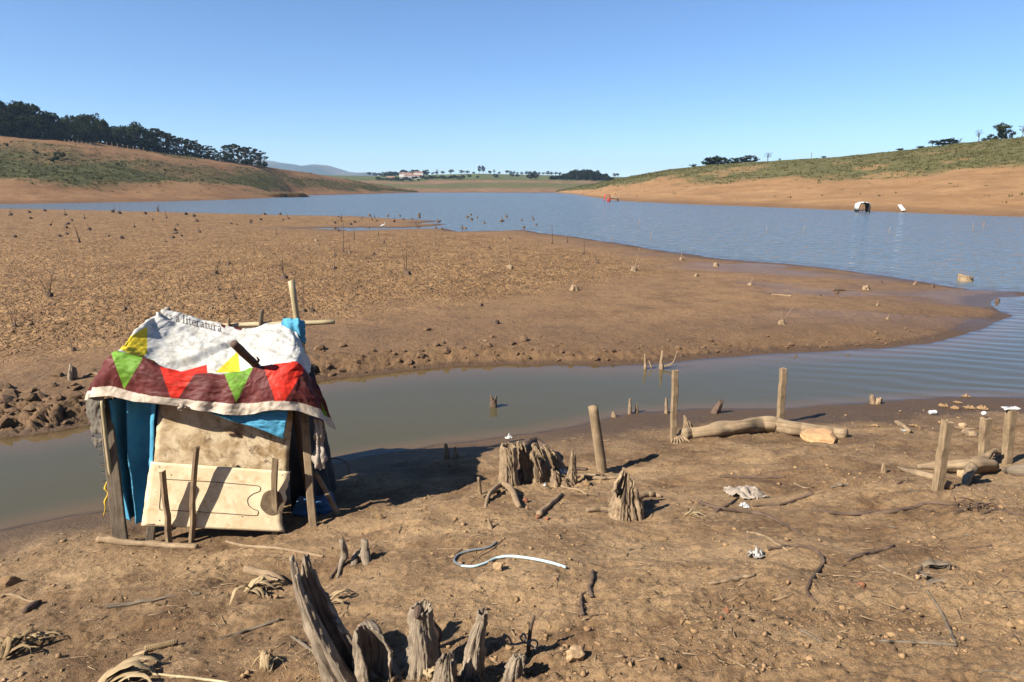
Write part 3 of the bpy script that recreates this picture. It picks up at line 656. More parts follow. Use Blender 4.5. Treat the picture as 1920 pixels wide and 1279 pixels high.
    tri([(206, 655), (268, 655), (266, 675), (233, 730)], GREEN, vf > 0.60)
    tri([(297, 680), (392, 680), (362, 705), (331, 752), (321, 748)], RED, front)
    tri([(416, 690), (477, 685), (443, 755)], GREEN, front)
    tri([(492, 680), (566, 670), (572, 690), (545, 735), (527, 760), (518, 757)], RED, front)
    tri([(601, 752), (612, 775), (616, 792), (606, 788)], GREEN, front)
    back = vf <= 0.60
    tri([(225, 655), (243, 632), (276, 612), (276, 662), (262, 675)], YEL, back)
    tri([(262, 668), (290, 676), (290, 690), (262, 680)], GREEN, vf < 0.655)
    tri([(404, 699), (446, 659), (451, 699)], YEL, vf < 0.655)
    tri([(330, 700), (388, 684), (389, 704)], RED, vf < 0.655)
    tri([(437, 612), (456, 615), (452, 620), (440, 617)], MAROON, back); tri([(416, 606), (424, 609), (422, 616), (414, 612)], MAROON, back)
    hem = vf > 0.938 + 0.01 * np.sin(uf * 9); c[hem] = np.array([0.52, 0.44, 0.35])
    # dirt on the white panel near the front bar
    dirt = sstep(0.05, 0.35, fbm(uf * 9, vf * 14, 331, 4)) * sstep(0.25, 0.4, vf) * sstep(0.62, 0.5, vf) * sstep(0.5, 0.15, uf)
    c = c * (1 - 0.55 * dirt[:, None]) + 0.55 * dirt[:, None] * np.array([0.25, 0.22, 0.17])
    wear = sstep(0.18, 0.45, fbm(uf * 30, vf * 26, 335, 4)) * front * 0.12
    c = c * (1 - wear[:, None]) + wear[:, None] * np.array([0.40, 0.25, 0.20])
    # lettering
    ink = np.zeros(len(P))
    for ch, lx in (('s', 317), ('a', 329.5), ('l', 342.5), ('i', 348.5), ('t', 353.5), ('e', 360), ('r', 368), ('a', 375.5), ('t', 384), ('u', 390.5), ('r', 400), ('a', 408)):
        bx, by = lx, 599 + (lx - 318) * 0.235 + 1.0
        sel = (np.abs(px - lx - 4) < 12) & (np.abs(py - by + 6) < 14) & (vf < 0.35)
        idx = np.nonzero(sel)[0]
        if len(idx) == 0: continue
        qx, qy = px[idx], py[idx]
        for st in GLYPH[ch]:
            S = [(bx + 15 * a, by + 15 * a * 0.235 - 14.5 * b) for a, b in st]
            dd = seg_dist(qx, qy, S); wdt = 1.05 if abs(st[0][0] - st[-1][0]) < 0.06 else 0.75
            ink[idx] = np.maximum(ink[idx], sstep(wdt + 0.45, wdt - 0.35, dd))
    c = c * (1 - ink[:, None]) + ink[:, None] * np.array([0.045, 0.035, 0.035])
    me = mesh_np('roof_tarp', P, grid_faces(nv, nu), colors={'print': c})
    o = link('roof_tarp', me, MAT['tarp'], parent); so = o.modifiers.new('thickness', 'SOLIDIFY'); so.thickness = 0.003
    return tag(o, 'white printed tarp with maroon border and coloured pennants')
def cloth(name, rows, mat, parent, nu=60, nv=60, folds=0, amp=0.0, seed=0, label=None, thick=0.004, mask=None, crumple=0.012):
    G = rowgrid([[at_y(*p) for p in r] for r in rows], nu, nv)
    u, v = np.meshgrid(np.linspace(0, 1, nu), np.linspace(0, 1, nv))
    nrm = np.cross(np.gradient(G, axis=1), np.gradient(G, axis=0)); nrm /= np.linalg.norm(nrm, axis=2)[..., None] + 1e-9
    dz = amp * np.sin(u * folds * 2 * math.pi + 1.5 * vnoise(v * 2, u * 3 + seed, seed) + seed) + crumple * 2 * fbm(u * 7, v * 7, seed + 400, 4)
    G = G + nrm * dz[..., None]
    F = grid_faces(nv, nu)
    if mask is not None:
        mk = mask(u, v).ravel(); F = F[mk[F].all(1)]
    me = mesh_np(name, G.reshape(-1, 3), F, uv=np.stack([u.ravel(), v.ravel()], 1))
    o = link(name, me, mat, parent); so = o.modifiers.new('thickness', 'SOLIDIFY'); so.thickness = thick
    return tag(o, label)
def board(name, corners, mat, parent, t=0.02, seed=0, n=26, wavy=0.0, label=None):
    """slab through four world corners TL TR BR BL with slightly broken edges"""
    c = [np.asarray(p, float) for p in corners]; c[2] = on_quad(c, *corners[2])[0] if len(corners[2]) == 2 else c[2]; u, v = np.meshgrid(np.linspace(0, 1, n), np.linspace(0, 1, n))
    edge = wavy * fbm(v * 4, v * 0 + seed, seed + 500, 3) * sstep(0.9, 1.0, u) + 0.006 * fbm(u * 9, v * 9, seed + 510, 2)
    uu = u + edge
    G = c[0] * ((1 - uu) * (1 - v))[..., None] + c[1] * (uu * (1 - v))[..., None] + c[2] * (uu * v)[..., None] + c[3] * ((1 - uu) * v)[..., None]
    me = mesh_np(name, G.reshape(-1, 3), grid_faces(n, n), uv=np.stack([u.ravel(), v.ravel()], 1))
    o = link(name, me, mat, parent, smooth=False); so = o.modifiers.new('thickness', 'SOLIDIFY'); so.thickness = t; so.offset = 0
    return tag(o, label), c
def on_quad(c, px, py):
    """point of the plane through board corners seen at a pixel"""
    n = np.cross(c[1] - c[0], c[3] - c[0]); n = n / np.linalg.norm(n); r = np.array(ray(px, py)); o = np.array([0, 0, HC])
    t = (c[0] - o).dot(n) / r.dot(n); q = o + r * t
    return q, (n if n[1] < 0 else -n)
def shelter():
    base = gp(410, 1000); H_ = empty('fishing_shelter')
    tag(H_, 'makeshift shelter of boards, posts and a printed banner tarp beside the creek', 'shelter')
    roof_tarp(H_)
    # frame
    fl = gp(228, 1012); fr = gp(587, 986)
    def bar(name, a, b, r, mat='stick', seed=0, label=None, **k):
        return tag(tube([a, (np.asarray(a) + b) / 2 + np.random.RandomState(seed).normal(0, 0.008, 3), b], r, 10, 12, 0.10, seed, **k).build(name, MAT[mat], H_), label)
    sink = np.array([0, 0, -0.15])
    plank(at_y(196, 748, 6.24), gp(227, 1018) + sink * 0.5, 0.105, 0.045, (1, 0.3, 0), seed=1, taper=1.25).build('post', MAT['post_grey'], H_, False)
    bar('post', at_y(191, 752, 6.12), at_y(209, 905, 6.1), [0.016, 0.02], 'bamboo', 2)
    plank(at_y(569, 757, 6.40), gp(588, 988) + sink, 0.072, 0.05, (1, 0.2, 0), seed=3).build('post', MAT['post'], H_, False)
    bar('post', at_y(551, 757, 6.46), gp(588, 960) + sink, [0.036, 0.042], 'root', 4)
    bar('brace', at_y(590, 885, 6.5), gp(634, 966), [0.024, 0.028], 'stick', 5)
    tube([at_y(205, 676, 6.2), at_y(268, 688, 6.22), at_y(335, 713, 6.24), at_y(410, 716, 6.27), at_y(515, 701, 6.3), at_y(572, 704, 6.36)], 0.02, 10, 40, 0.08, 6).build('roof_pole', MAT['bamboo'], H_)
    bar('roof_pole', at_y(370, 612, 7.47), at_y(627, 603.5, 7.47), [0.026, 0.03, 0.026], 'bamboo', 7)
    bar('corner_pole', at_y(546, 527, 7.45), np.array([at_y(566, 640, 7.45)[0] + 0.1, 7.5, 0.02]), [0.034, 0.036, 0.04], 'bamboo', 8)
    bar('corner_pole', at_y(311, 582, 7.34), np.array([at_y(311, 640, 7.4)[0] - 0.1, 7.45, 0.0]), [0.022, 0.028], 'stick', 9)
    tube([at_y(310.5, 584, 7.33), at_y(314, 580, 7.33), at_y(316.5, 585, 7.33)], [0.024, 0.034, 0.02], 10, 9).build('tied_knot', MAT['rag'], H_)
    bar('roof_pole', at_y(491, 582, 7.40), at_y(481, 640, 7.52), [0.022, 0.026], 'post_grey', 10)
    bar('roof_pole', at_y(429, 597, 7.40), at_y(427, 640, 7.52), [0.016, 0.02], 'stick', 11)
    # dark branch laid over the front bar
    br = tube([at_y(438, 643, 6.02), at_y(456, 662, 6.12), at_y(476, 681, 6.24), at_y(502, 708, 6.40)], [0.036, 0.038, 0.036, 0.03], 12, 18, 0.22, 12).build('branch', MAT['root'], H_)
    tube([at_y(478, 682, 6.22), at_y(485, 676, 6.16), at_y(482, 670, 6.12)], [0.016, 0.012, 0.008], 8, 8, 0.2, 13).build('twig', MAT['root'], br)
    # blankets
    cloth('blue_curtain', [[(198, 742, 6.24), (225, 744, 6.26), (255, 746, 6.28), (300, 748, 6.26)], [(206, 830, 6.28), (228, 832, 6.32), (255, 836, 6.34), (298, 840, 6.3)], [(216, 900, 6.28), (236, 905, 6.32), (262, 910, 6.34), (290, 915, 6.3)], [(232, 972, 6.26), (246, 974, 6.3), (266, 978, 6.32), (282, 1000, 6.28)]], MAT['blanket'], H_, 120, 90, 2.4, 0.075, 2, 'bright blue blanket hung as a curtain beside the boards')
    cloth('blue_blanket', [[(345, 752, 6.16), (420, 758, 6.16), (490, 762, 6.17), (541, 765, 6.18)], [(372, 768, 6.11), (430, 780, 6.11), (490, 788, 6.12), (537, 788, 6.13)], [(400, 776, 6.10), (445, 792, 6.09), (492, 806, 6.10), (531, 824, 6.11)]], MAT['blanket'], H_, 70, 40, 1.5, 0.012, 5)
    cloth('blue_blanket', [[(530, 597, 7.38), (546, 597, 7.36), (562, 598, 7.37), (570, 604, 7.42)], [(528, 612, 7.34), (546, 612, 7.30), (562, 614, 7.30), (571, 620, 7.40)], [(545, 640, 7.34), (558, 640, 7.3), (568, 642, 7.32), (573, 645, 7.42)]], MAT['blanket'], H_, 50, 30, 3.0, 0.012, 6)
    cloth('side_tarp', [[(552, 765, 6.5), (570, 745, 6.9), (578, 700, 7.3), (580, 680, 7.5)], [(545, 850, 6.5), (585, 840, 6.9), (600, 810, 7.2), (605, 790, 7.5)], [(548, 975, 6.55), (600, 965, 6.75), (622, 945, 7.0), (628, 900, 7.5)]], MAT['shaded_tarp'], H_, 60, 50, 3, 0.03, 7)
    cloth('tarp_skirt', [[(560, 930, 6.5), (590, 930, 6.5), (612, 925, 6.6), (622, 920, 6.8)], [(545, 965, 6.45), (590, 970, 6.5), (622, 968, 6.55), (636, 962, 6.7)]], MAT['blue_tarp'], H_, 40, 20, 3, 0.015, 8)
    cloth('back_wall', [[(300, 600, 7.5), (400, 612, 7.52), (500, 616, 7.52), (570, 618, 7.52)], [(290, 870, 7.5), (400, 860, 7.52), (500, 850, 7.52), (585, 840, 7.52)]], MAT['blue_tarp'], H_, 40, 30, 5, 0.02, 9)
    cloth('side_tarp', [[(210, 700, 6.3), (240, 660, 6.7), (280, 615, 7.1), (305, 595, 7.45)], [(212, 960, 6.3), (240, 920, 6.7), (270, 895, 7.1), (290, 868, 7.45)]], MAT['blue_tarp'], H_, 40, 30, 4, 0.02, 10)
    cloth('torn_flap', [[(189, 733, 6.10), (180, 735, 6.16), (168, 740, 6.26), (160, 746, 6.36)], [(194, 765, 6.12), (180, 768, 6.18), (166, 770, 6.24), (155, 776, 6.32)], [(195, 800, 6.14), (184, 802, 6.2), (174, 800, 6.24), (166, 800, 6.3)], [(198, 838, 6.14), (188, 840, 6.2), (178, 836, 6.24), (170, 838, 6.3)]], MAT['flap'], H_, 50, 60, 1, 0.015, 11, 'grey torn cloth hanging at the left corner',
          mask=lambda u, v: ~(((np.abs(u - 0.45) < 0.22) & (np.abs(v - 0.80) < 0.035)) | (v > 0.96 + 0.12 * fbm(u * 6, u * 0, 601, 3)) | (u > 0.93 + 0.25 * fbm(v * 7, v * 0, 603, 3))))
    cloth('hanging_rag', [[(589, 782, 6.30), (597, 786, 6.28), (607, 790, 6.32)], [(591, 815, 6.30), (598, 818, 6.26), (608, 820, 6.32)], [(592, 835, 6.32), (599, 837, 6.28), (607, 838, 6.32)], [(584, 862, 6.28), (600, 868, 6.22), (616, 858, 6.3)], [(598, 872, 6.26), (603, 880, 6.24), (611, 868, 6.28)]], MAT['rag'], H_, 40, 60, 2.5, 0.014, 12, 'white rag knotted and hanging by the right post', crumple=0.02)
    # boards
    up, cu = board('upper_board', [at_y(300, 748, 6.27), at_y(549, 768, 6.36), (539, 888), at_y(289, 870, 6.14)], MAT['board_up'], H_, 0.02, 21, label='stained brown board forming the upper wall')
    lo, cl = board('lower_board', [at_y(283, 866, 6.08), at_y(540, 884, 6.17), (530, 997), at_y(265, 985, 5.97)], MAT['board_lo'], H_, 0.022, 23, wavy=0.05, label='cream board with routed lines propped along the ground')
    def groove(pts, r=0.0033):
        q = [on_quad(cl, *p) for p in pts]; m_ = tube([a + n * 0.0125 for a, n in q], r, 6, 4 * len(q))
        m_.build('groove', MAT['dark_line'], lo)
    groove([(312, 898), (400, 903), (470, 909), (486, 911), (489, 916), (486, 921), (474, 926), (465, 935), (467, 947), (476, 954), (484, 957), (484, 963), (476, 966), (420, 962), (322, 956)])
    groove([(302, 900), (302, 925), (300, 952), (306, 956)], 0.003)
    # bare oval patch at the broken end
    ov = MB(); cen, nn = on_quad(cl, 511, 942); vv = [cen + nn * 0.014]
    for k in range(28):
        a = k / 28 * 2 * math.pi; q, _ = on_quad(cl, 511 + 22 * math.cos(a) * (1 + 0.05 * math.sin(5 * a)), 942 + 24 * math.sin(a)); vv.append(q + nn * 0.0135)
    ov.add(vv, [(0, k + 1, (k + 1) % 28 + 1) for k in range(28)]).build('bare_patch', MAT['knot'], lo)
    for px, py in ((300, 875), (300, 975), (424, 872), (322, 890), (455, 968), (530, 890)):
        q, nn = on_quad(cl, px, py); tube([q + nn * 0.008, q + nn * 0.014], [0.006, 0.005], 8, 2).build('nail', MAT['dark_line'], lo)
    # pegs that hold the boards
    plank(at_y(305, 884, 5.93), gp(318, 1022) + sink, 0.055, 0.034, (0.25, 1, 0), seed=31).build('peg', MAT['stick'], H_, False)
    plank(at_y(368, 838, 5.99), gp(355, 1019) + sink, 0.055, 0.032, (0.15, 1, 0), seed=32).build('peg', MAT['stick'], H_, False)
    plank(at_y(516, 861, 6.06), gp(513, 999) + np.array([0, -.03, -.15]), 0.054, 0.03, (1, 0, 0), seed=33).build('peg', MAT['post'], H_, False)
    plank(at_y(284, 982, 5.98), gp(278, 1018) + sink, 0.075, 0.03, (1, 0.1, 0), seed=34).build('peg', MAT['post_grey'], H_, False)
    # bindings
    for k, yy in enumerate((838, 852, 868, 874, 886, 905)):
        xx = 200 + (yy - 838) * 0.11; c = at_y(xx, yy, 6.2)
        tube([c + np.array([0.075 * math.cos(a), 0.05 * math.sin(a), 0.012 * math.sin(a + k)]) for a in np.linspace(0, 2 * math.pi, 10)], 0.003, 5, 30).build('wire_binding', MAT['dark_line'], H_)
    yr = mat_simple('yellow_rope', [(0.3, (0.60, 0.36, 0.02)), (0.7, (0.80, 0.52, 0.05))], 30)
    tube([at_y(201, 903, 6.12), at_y(197, 915, 6.08), at_y(203, 925, 6.08), at_y(197, 940, 6.08), at_y(198, 952, 6.08), at_y(194, 968, 6.1)], [0.007, 0.010, 0.008, 0.010, 0.006, 0.004], 7, 30, 0.3, 3).build('rope', yr, H_)
    tube([at_y(560, 789, 6.38), at_y(575, 791, 6.33), at_y(590, 787, 6.36), at_y(588, 800, 6.34), at_y(586, 808, 6.34)], 0.004, 5, 20).build('wire_binding', MAT['root'], H_)
    tube([at_y(338, 757, 6.02), at_y(342, 762, 6.0), at_y(335, 766, 6.02), at_y(343, 770, 6.02)], [0.012, 0.018, 0.01, 0.006], 7, 14, 0.4, 5).build('tied_knot', MAT['rag'], H_)
    tube([at_y(620, 860, 6.9), at_y(640, 862, 6.85), at_y(654, 874, 6.8), at_y(654, 890, 6.8)], 0.006, 5, 16).build('bent_wire', MAT['dark_line'], H_)
shelter()

# ------------------------------------------------------------------ stumps
def stump(name, spine, label, mat='stump', tops=None, hollow=0.55, groove=0.16, seed=0, flare=0.5, n=44, m=88, jag=0.10, twist=0.4, cat='tree stump', ecc=1.0, thick=0.62, sink=0.10, group=None, parent=None, rough=0.05):
    """spine: bottom-to-top list of (point, radius). tops: list of (angle deg, height fraction); 0 is right, 270 faces the viewer"""
    P = np.array([p for p, r in spine], float); r0 = np.array([r for p, r in spine])
    P = np.vstack([P[0] - np.array([0, 0, sink]), P]); r0 = np.concatenate([[r0[0] * 1.05], r0])
    C = catmull(P, n); R = np.interp(np.linspace(0, 1, n), np.linspace(0, 1, len(r0)), r0)
    Ls = np.concatenate([[0], np.cumsum(np.linalg.norm(np.diff(C, axis=0), axis=1))]); L = Ls[-1]
    th = np.linspace(0, 2 * math.pi, m, endpoint=False)
    tops = tops or [(0, 1)]
    ta = np.radians([a for a, t in tops]); tv = np.array([t for a, t in tops])
    tmax = np.interp(th, np.concatenate([ta - 2 * math.pi, ta, ta + 2 * math.pi]), np.tile(tv, 3))
    tmax = np.clip(tmax + jag * (vnoise(np.cos(th) * 4 + seed, np.sin(th) * 4, seed + 1) + 0.7 * vnoise(np.cos(th) * 13 + seed, np.sin(th) * 13, seed + 2)), 0.12, 1.0)
    def surf(scale, t):      # t (k,m) fraction of the spine
        idx = np.clip(t * (n - 1), 0, n - 1.001); i = idx.astype(int); f = (idx - i)[..., None]
        c = C[i] * (1 - f) + C[i + 1] * f; r = (R[i] * (1 - f[..., 0]) + R[i + 1] * f[..., 0])
        thv = th[None] + twist * t
        g = groove * (vnoise(np.cos(thv) * 2.2 + seed * 1.7, np.sin(thv) * 2.2 + t * 0.8, seed + 3) * 2 + 0.8 * vnoise(np.cos(thv) * 6.5 + seed, np.sin(thv) * 6.5 + t * 1.2, seed + 4) * 2 - 0.6 * np.abs(vnoise(np.cos(thv) * 11 + seed, np.sin(thv) * 11 + t * 1.6, seed + 7)) * 2)
        fl = 1 + flare * np.exp(-t * L / (0.9 * R[0] + 1e-6)) * (0.6 + 1.3 * np.clip(vnoise(np.cos(th) * 1.9 + seed + 9, np.sin(th) * 1.9, seed + 5) * 2, -0.4, 1))[None]
        g = g * (0.55 + 0.9 * sstep(-0.3, 0.3, vnoise(np.cos(th)[None] * 1.5 + t * L / R[0] * 0.6 + seed * 2.3, np.sin(th)[None] * 1.5 + t * 2, seed + 8)))
        g = g + 1.6 * rough * 2 * fbm(np.cos(thv) * 3 + t * L / R[0] * 2.0 + seed, np.sin(thv) * 3 + t * 1.3, seed + 6, 3)
        rr = r * scale * (1 + g) * fl
        out = c.copy(); out[..., 0] += rr * np.cos(th); out[..., 1] += rr * np.sin(th) * ecc
        return out
    ko, ki = (40, 18) if n > 30 else ((24, 10) if n > 14 else (9, 4))
    to = np.linspace(0, 1, ko)[:, None] * tmax[None]
    Vo = surf(1.0, to)
    # rim, then down the hollow
    fl_ = np.minimum(hollow, tmax.min() * 0.9)
    ti = np.clip(tmax[None] * (1 - np.linspace(0, 1, ki)[:, None]) + fl_ * np.linspace(0, 1, ki)[:, None], 0, 1)
    sc = thick * (1 - 0.5 * np.linspace(0, 1, ki)[:, None] ** 2) + 0 * th[None]
    Vi = surf(1.0, ti); cc = surf(0.0, ti); Vi = cc + (Vi - cc) * sc[..., None]
    V = np.concatenate([Vo, Vi]).reshape(-1, 3)
    F = grid_faces(ko + ki, m, True).tolist()
    uvt = np.concatenate([to, ti]) * L; uvu = np.tile((np.abs(th - math.pi) / math.pi)[None] * R.mean() * 3, (ko + ki, 1))
    uv = np.stack([uvu.ravel(), uvt.ravel()], 1).tolist()
    V = V.tolist(); V.append(np.mean(V[-m:], axis=0).tolist()); uv.append((0, 0)); last = (ko + ki - 1) * m
    for j in range(m): F.append([last + j, last + (j + 1) % m, len(V) - 1])
    mb = MB(); mb.add(V, F, uv)
    o = mb.build(name, MAT[mat], parent)
    if parent is None: tag(o, label, cat, group)
    return o
def sp(lst, Y=None, fn=None):
    """spine from photo pixels (px, py, width px) bottom first"""
    b = gp(lst[0][0], lst[0][1], fn); Yb = b[1] if Y is None else Y
    return [((b if i == 0 else at_y(px, py, Yb + (q[0] if q else 0))), w * 0.5 * pxm(Yb)) for i, (px, py, w, *q) in enumerate(lst)]
# tall split trunk in the foreground
st1 = empty('split_stump', gp(660, 1262)); st1.location = (0, 0, 0)
tag(st1, 'tall split grey stump leaning left with a dark hollow base, at the bottom edge', 'tree stump')
stump('trunk', sp([(662, 1276, 96), (636, 1226, 82, -0.02), (603, 1158, 64, 0), (578, 1092, 54, 0.02), (566, 1038, 46, 0.04)]), None, 'stump', [(0, .50), (40, .55), (75, .93), (100, .97), (140, .80), (185, .92), (205, 1.0), (228, .97), (262, .86), (285, .66), (305, .42), (318, .20), (338, .16), (352, .30)], 0.10, 0.27, 5, 0.18, jag=0.08, twist=0.5, parent=st1, thick=0.72, rough=0.04, n=60, m=140)
stump('hollow_base', sp([(700, 1278, 74), (701, 1244, 78), (696, 1210, 66), (688, 1182, 46)]), None, 'stump', [(0, .55), (40, .80), (80, .92), (130, 1), (200, .97), (245, .80), (268, .40), (285, .14), (330, .12), (345, .30)], .1, .12, 6, .25, jag=.03, parent=st1, thick=.86, rough=.06, m=120)
tube([gp(690, 1205) + np.array([0, 0.02, 0.12]), gp(712, 1235) + np.array([0, 0, 0.10]), gp(735, 1255) + np.array([0, 0, 0.03]), gp(752, 1275)], [0.05, 0.038, 0.03, 0.016], 12, 24, 0.3, 7, flat=0.6).build('root', MAT['stump'], st1)
tube([gp(655, 1285), gp(652, 1262) + np.array([0, 0, 0.06]), gp(660, 1228) + np.array([0, 0, 0.10])], [0.02, 0.026, 0.018], 8, 14, 0.3, 9).build('root', MAT['stump'], st1)
# cluster at the bottom
st2 = empty('knotted_stump'); tag(st2, 'thick pale stump with a round knot near its top, right of the split stump', 'tree stump')
stump('trunk', sp([(792, 1262, 66), (793, 1215, 54), (790, 1170, 48), (790, 1136, 46)]), None, 'stump', [(0, .96), (90, 1), (180, .97), (270, .98)], 0.9, 0.16, 11, 0.35, jag=0.05, parent=st2, thick=0.8, rough=0.08)
kb = at_y(783, 1154, gp(792, 1258)[1] - 0.075)
tube([kb + np.array([0.0, 0.05, 0]), kb, kb + np.array([0, -0.018, -0.004])], [0.030, 0.022, 0.010], 12, 8, 0.15, 3).build('knot', MAT['root'], st2)
tube([at_y(812, 1165, 3.55), at_y(818, 1190, 3.56), at_y(816, 1220, 3.56), gp(822, 1250)], [0.018, 0.03, 0.034, 0.03], 9, 18, 0.4, 5).build('side_shoot', MAT['root'], st2)
tube([at_y(768, 1215, 3.5), at_y(765, 1240, 3.48), gp(772, 1275)], [0.03, 0.035, 0.03], 9, 14, 0.3, 6).build('side_shoot', MAT['stump'], st2)
stump('broken_stump', sp([(834, 1296, 52), (836, 1268, 46), (838, 1238, 38), (840, 1202, 28)]), 'short ragged stump with a pointed splinter on top, at the bottom edge', 'stump', [(0, .70), (60, .75), (120, .72), (200, .74), (250, .78), (285, .98), (305, .72)], 0.5, 0.26, 13, 0.2, jag=0.14, rough=0.09)
st3 = empty('twisted_stump'); tag(st3, 'narrow upright stump with flat sawn top and gnarled base, third in the bottom cluster', 'tree stump')
stump('trunk', sp([(884, 1264, 48), (888, 1230, 42), (894, 1195, 33), (902, 1165, 25), (904, 1146, 25)]), None, 'stump', [(0, 1), (180, .99)], 0.95, 0.22, 17, 0.35, jag=0.02, parent=st3, thick=0.85, rough=0.12)
tube([at_y(905, 1215, 3.5), at_y(903, 1240, 3.46), gp(893, 1272)], [0.022, 0.024, 0.026], 9, 14, 0.3, 8).build('root', MAT['stump_tan'], st3)
stump('bent_stub', sp([(964, 1266, 40), (968, 1244, 34), (974, 1226, 28)]), 'low grey stub under a loop of grey wire near the bottom edge', 'stump', [(0, .9), (120, .8), (270, 1)], 0.7, 0.25, 19, 0.45, jag=0.12, rough=0.1)
# hollow ring of trunks in the middle
st4 = empty('hollow_stump'); tag(st4, 'wide hollow ring-shaped stump of several broken trunks in mid picture', 'tree stump')
stump('trunk', sp([(952, 915, 42), (953, 880, 34), (954, 850, 32), (953, 834, 30)]), None, 'stump_tan', [(0, .93), (90, 1), (180, 1), (270, .96)], 0.8, 0.10, 23, 0.4, jag=0.05, parent=st4, thick=.7, rough=.10)
for k, (l, s_) in enumerate([([(990, 898, 26), (984, 865, 22), (976, 828, 17)], 24), ([(1008, 902, 24), (1006, 875, 20), (1002, 846, 14)], 25), ([(1028, 892, 26), (1018, 860, 22), (1006, 832, 18)], 26), ([(1043, 912, 22), (1042, 895, 20), (1040, 880, 14)], 27), ([(1056, 885, 24), (1040, 860, 22), (1024, 835, 14)], 28), ([(1074, 910, 22), (1074, 880, 14), (1076, 842, 7)], 29), ([(1022, 898, 22), (1020, 878, 16), (1016, 858, 12)], 30), ([(1060, 912, 26), (1058, 900, 20), (1056, 892, 16)], 33)]):
    stump('broken_trunk', sp(l), None, 'stump_tan', [(0, .80), (100, .95), (200, 1), (300, .85)], 0.7, 0.17, s_, 0.4, n=34, m=64, jag=0.2, parent=st4, thick=.6, rough=0.14)
tube([gp(965, 912) + np.array([0, 0, .05]), gp(975, 880) + np.array([0, .1, .16]), gp(1000, 855) + np.array([0, .1, .12]), gp(1030, 862) + np.array([0, .02, .08]), gp(1048, 876) + np.array([0, 0, .0])], [0.07, 0.08, 0.08, 0.06, 0.03], 10, 30, 0.3, 4).build('back_wall', MAT['root'], st4)
for q in ([(1040, 905), (1060, 918), (1085, 922), (1100, 930)], [(1075, 900), (1100, 893), (1130, 895)], [(955, 912), (930, 925), (905, 935)]):
    tube([gp(*p) + np.array([0, 0, 0.02]) for p in q], [0.02, 0.016, 0.008], 7, 16, 0.3, 6).build('root', MAT['stick'], st4)
st5 = stump('pointed_stump', sp([(1171, 968, 66), (1172, 940, 58), (1174, 915, 52), (1178, 876, 36)]), 'tan pointed stump with an arched opening right of the hollow ring stump', 'stump_tan', [(0, .60), (30, .66), (80, .86), (110, .93), (150, .80), (200, .60), (240, .66), (262, .98), (285, .80), (310, .84), (335, .62)], 0.30, 0.16, 37, 0.12, jag=0.10, twist=0.1, thick=.75, rough=.11, m=120)
sr = empty('root_pair'); tag(sr, 'pair of short roots standing right of the shelter front, near two pale sticks', 'root')
tube([gp(632, 1085), gp(641, 1060) + np.array([0, 0, .02]), at_y(646, 1040, gp(640, 1058)[1]), at_y(640, 1012, gp(640, 1058)[1])], [0.008, 0.024, 0.030, 0.026], 10, 26, 0.3, 41).build('root', MAT['stump'], sr)
tube([gp(662, 1064) - np.array([0, 0, .03]), gp(668, 1052) + np.array([0, 0, .04]), at_y(682, 1035, gp(680, 1054)[1]), at_y(684, 1013, gp(680, 1054)[1])], [0.03, 0.026, 0.036, 0.028], 10, 26, 0.45, 42).build('root', MAT['stump'], sr)
tube([gp(688, 1058) - np.array([0, 0, .02]), at_y(684, 1030, gp(680, 1054)[1])], [0.03, 0.03], 10, 12, 0.4, 43).build('root', MAT['stump'], sr)
tag(tube([gp(910, 953), gp(918, 935) + np.array([0, 0, .05]), gp(940, 924) + np.array([0, 0, .09]), gp(958, 930) + np.array([0, 0, .08]), gp(968, 945) + np.array([0, 0, .03]), gp(974, 952)], [0.016, 0.022, 0.030, 0.034, 0.032, 0.028], 10, 34, 0.15, 44).build('arched_root', MAT['stick'], None), 'smooth arched root below the hollow ring stump', 'root')
tag(tube([gp(902, 928) - np.array([0, 0, .04]), at_y(897, 895, gp(902, 928)[1])], [0.022, 0.016], 8, 10, 0.2, 45).build('short_stake', MAT['stick'], None), 'short leaning stake left of the hollow ring stump', 'stake')
tag(tube([gp(920, 990) - np.array([0, 0, .03]), gp(920, 990) + np.array([0, 0, .02]), at_y(915, 972, gp(920, 990)[1])], [0.034, 0.026, 0.010], 9, 12, 0.3, 46).build('small_stub', MAT['stump_tan'], None), 'small pointed stub below the arched root', 'stub')
# ------------------------------------------------------------------ posts and logs
def post(base, top, wpx, label, mat='post', seed=0, rnd=False, name='wooden_post', t=0.8, dy=0.0):
    b = gp(*base); q = at_y(top[0], top[1], b[1] + dy); w = wpx * pxm(b[1])
    if rnd: mb = tube([b - np.array([0, 0, .2]), b, (b * .5 + q * .5), q], [w / 2, w / 2, w / 2 * .95, w / 2 * .9], 18, 24, 0.08, seed)
    else: mb = plank(b - np.array([0, 0, .2]) + (b - q) * 0.05, q, w, w * t, (1, 0.18, 0), n=12, seed=seed, wob=0.0025)
    return tag(mb.build(name, MAT[mat], None, rnd), label, 'post')
post((1129, 886), (1112, 762), 21, 'round grey post leaning left, between hollow stump and shore', 'post', 51, True)
post((1263, 826), (1266, 694), 11, 'thin square post standing at the left end of the long log', 'post', 52)
post((1463, 792), (1469, 691), 12, 'square post standing behind the middle of the long log', 'post', 53)
post((1757, 920), (1777, 790), 18, 'square post leaning right in front of the fallen trunk', 'post', 54)
post((1846, 868), (1849, 784), 17, 'shorter of the two upright posts near the right edge, white cup above', 'post', 55)
post((1889, 868), (1896, 768), 17, 'taller upright post near the right edge with a white lid on top', 'post', 56)
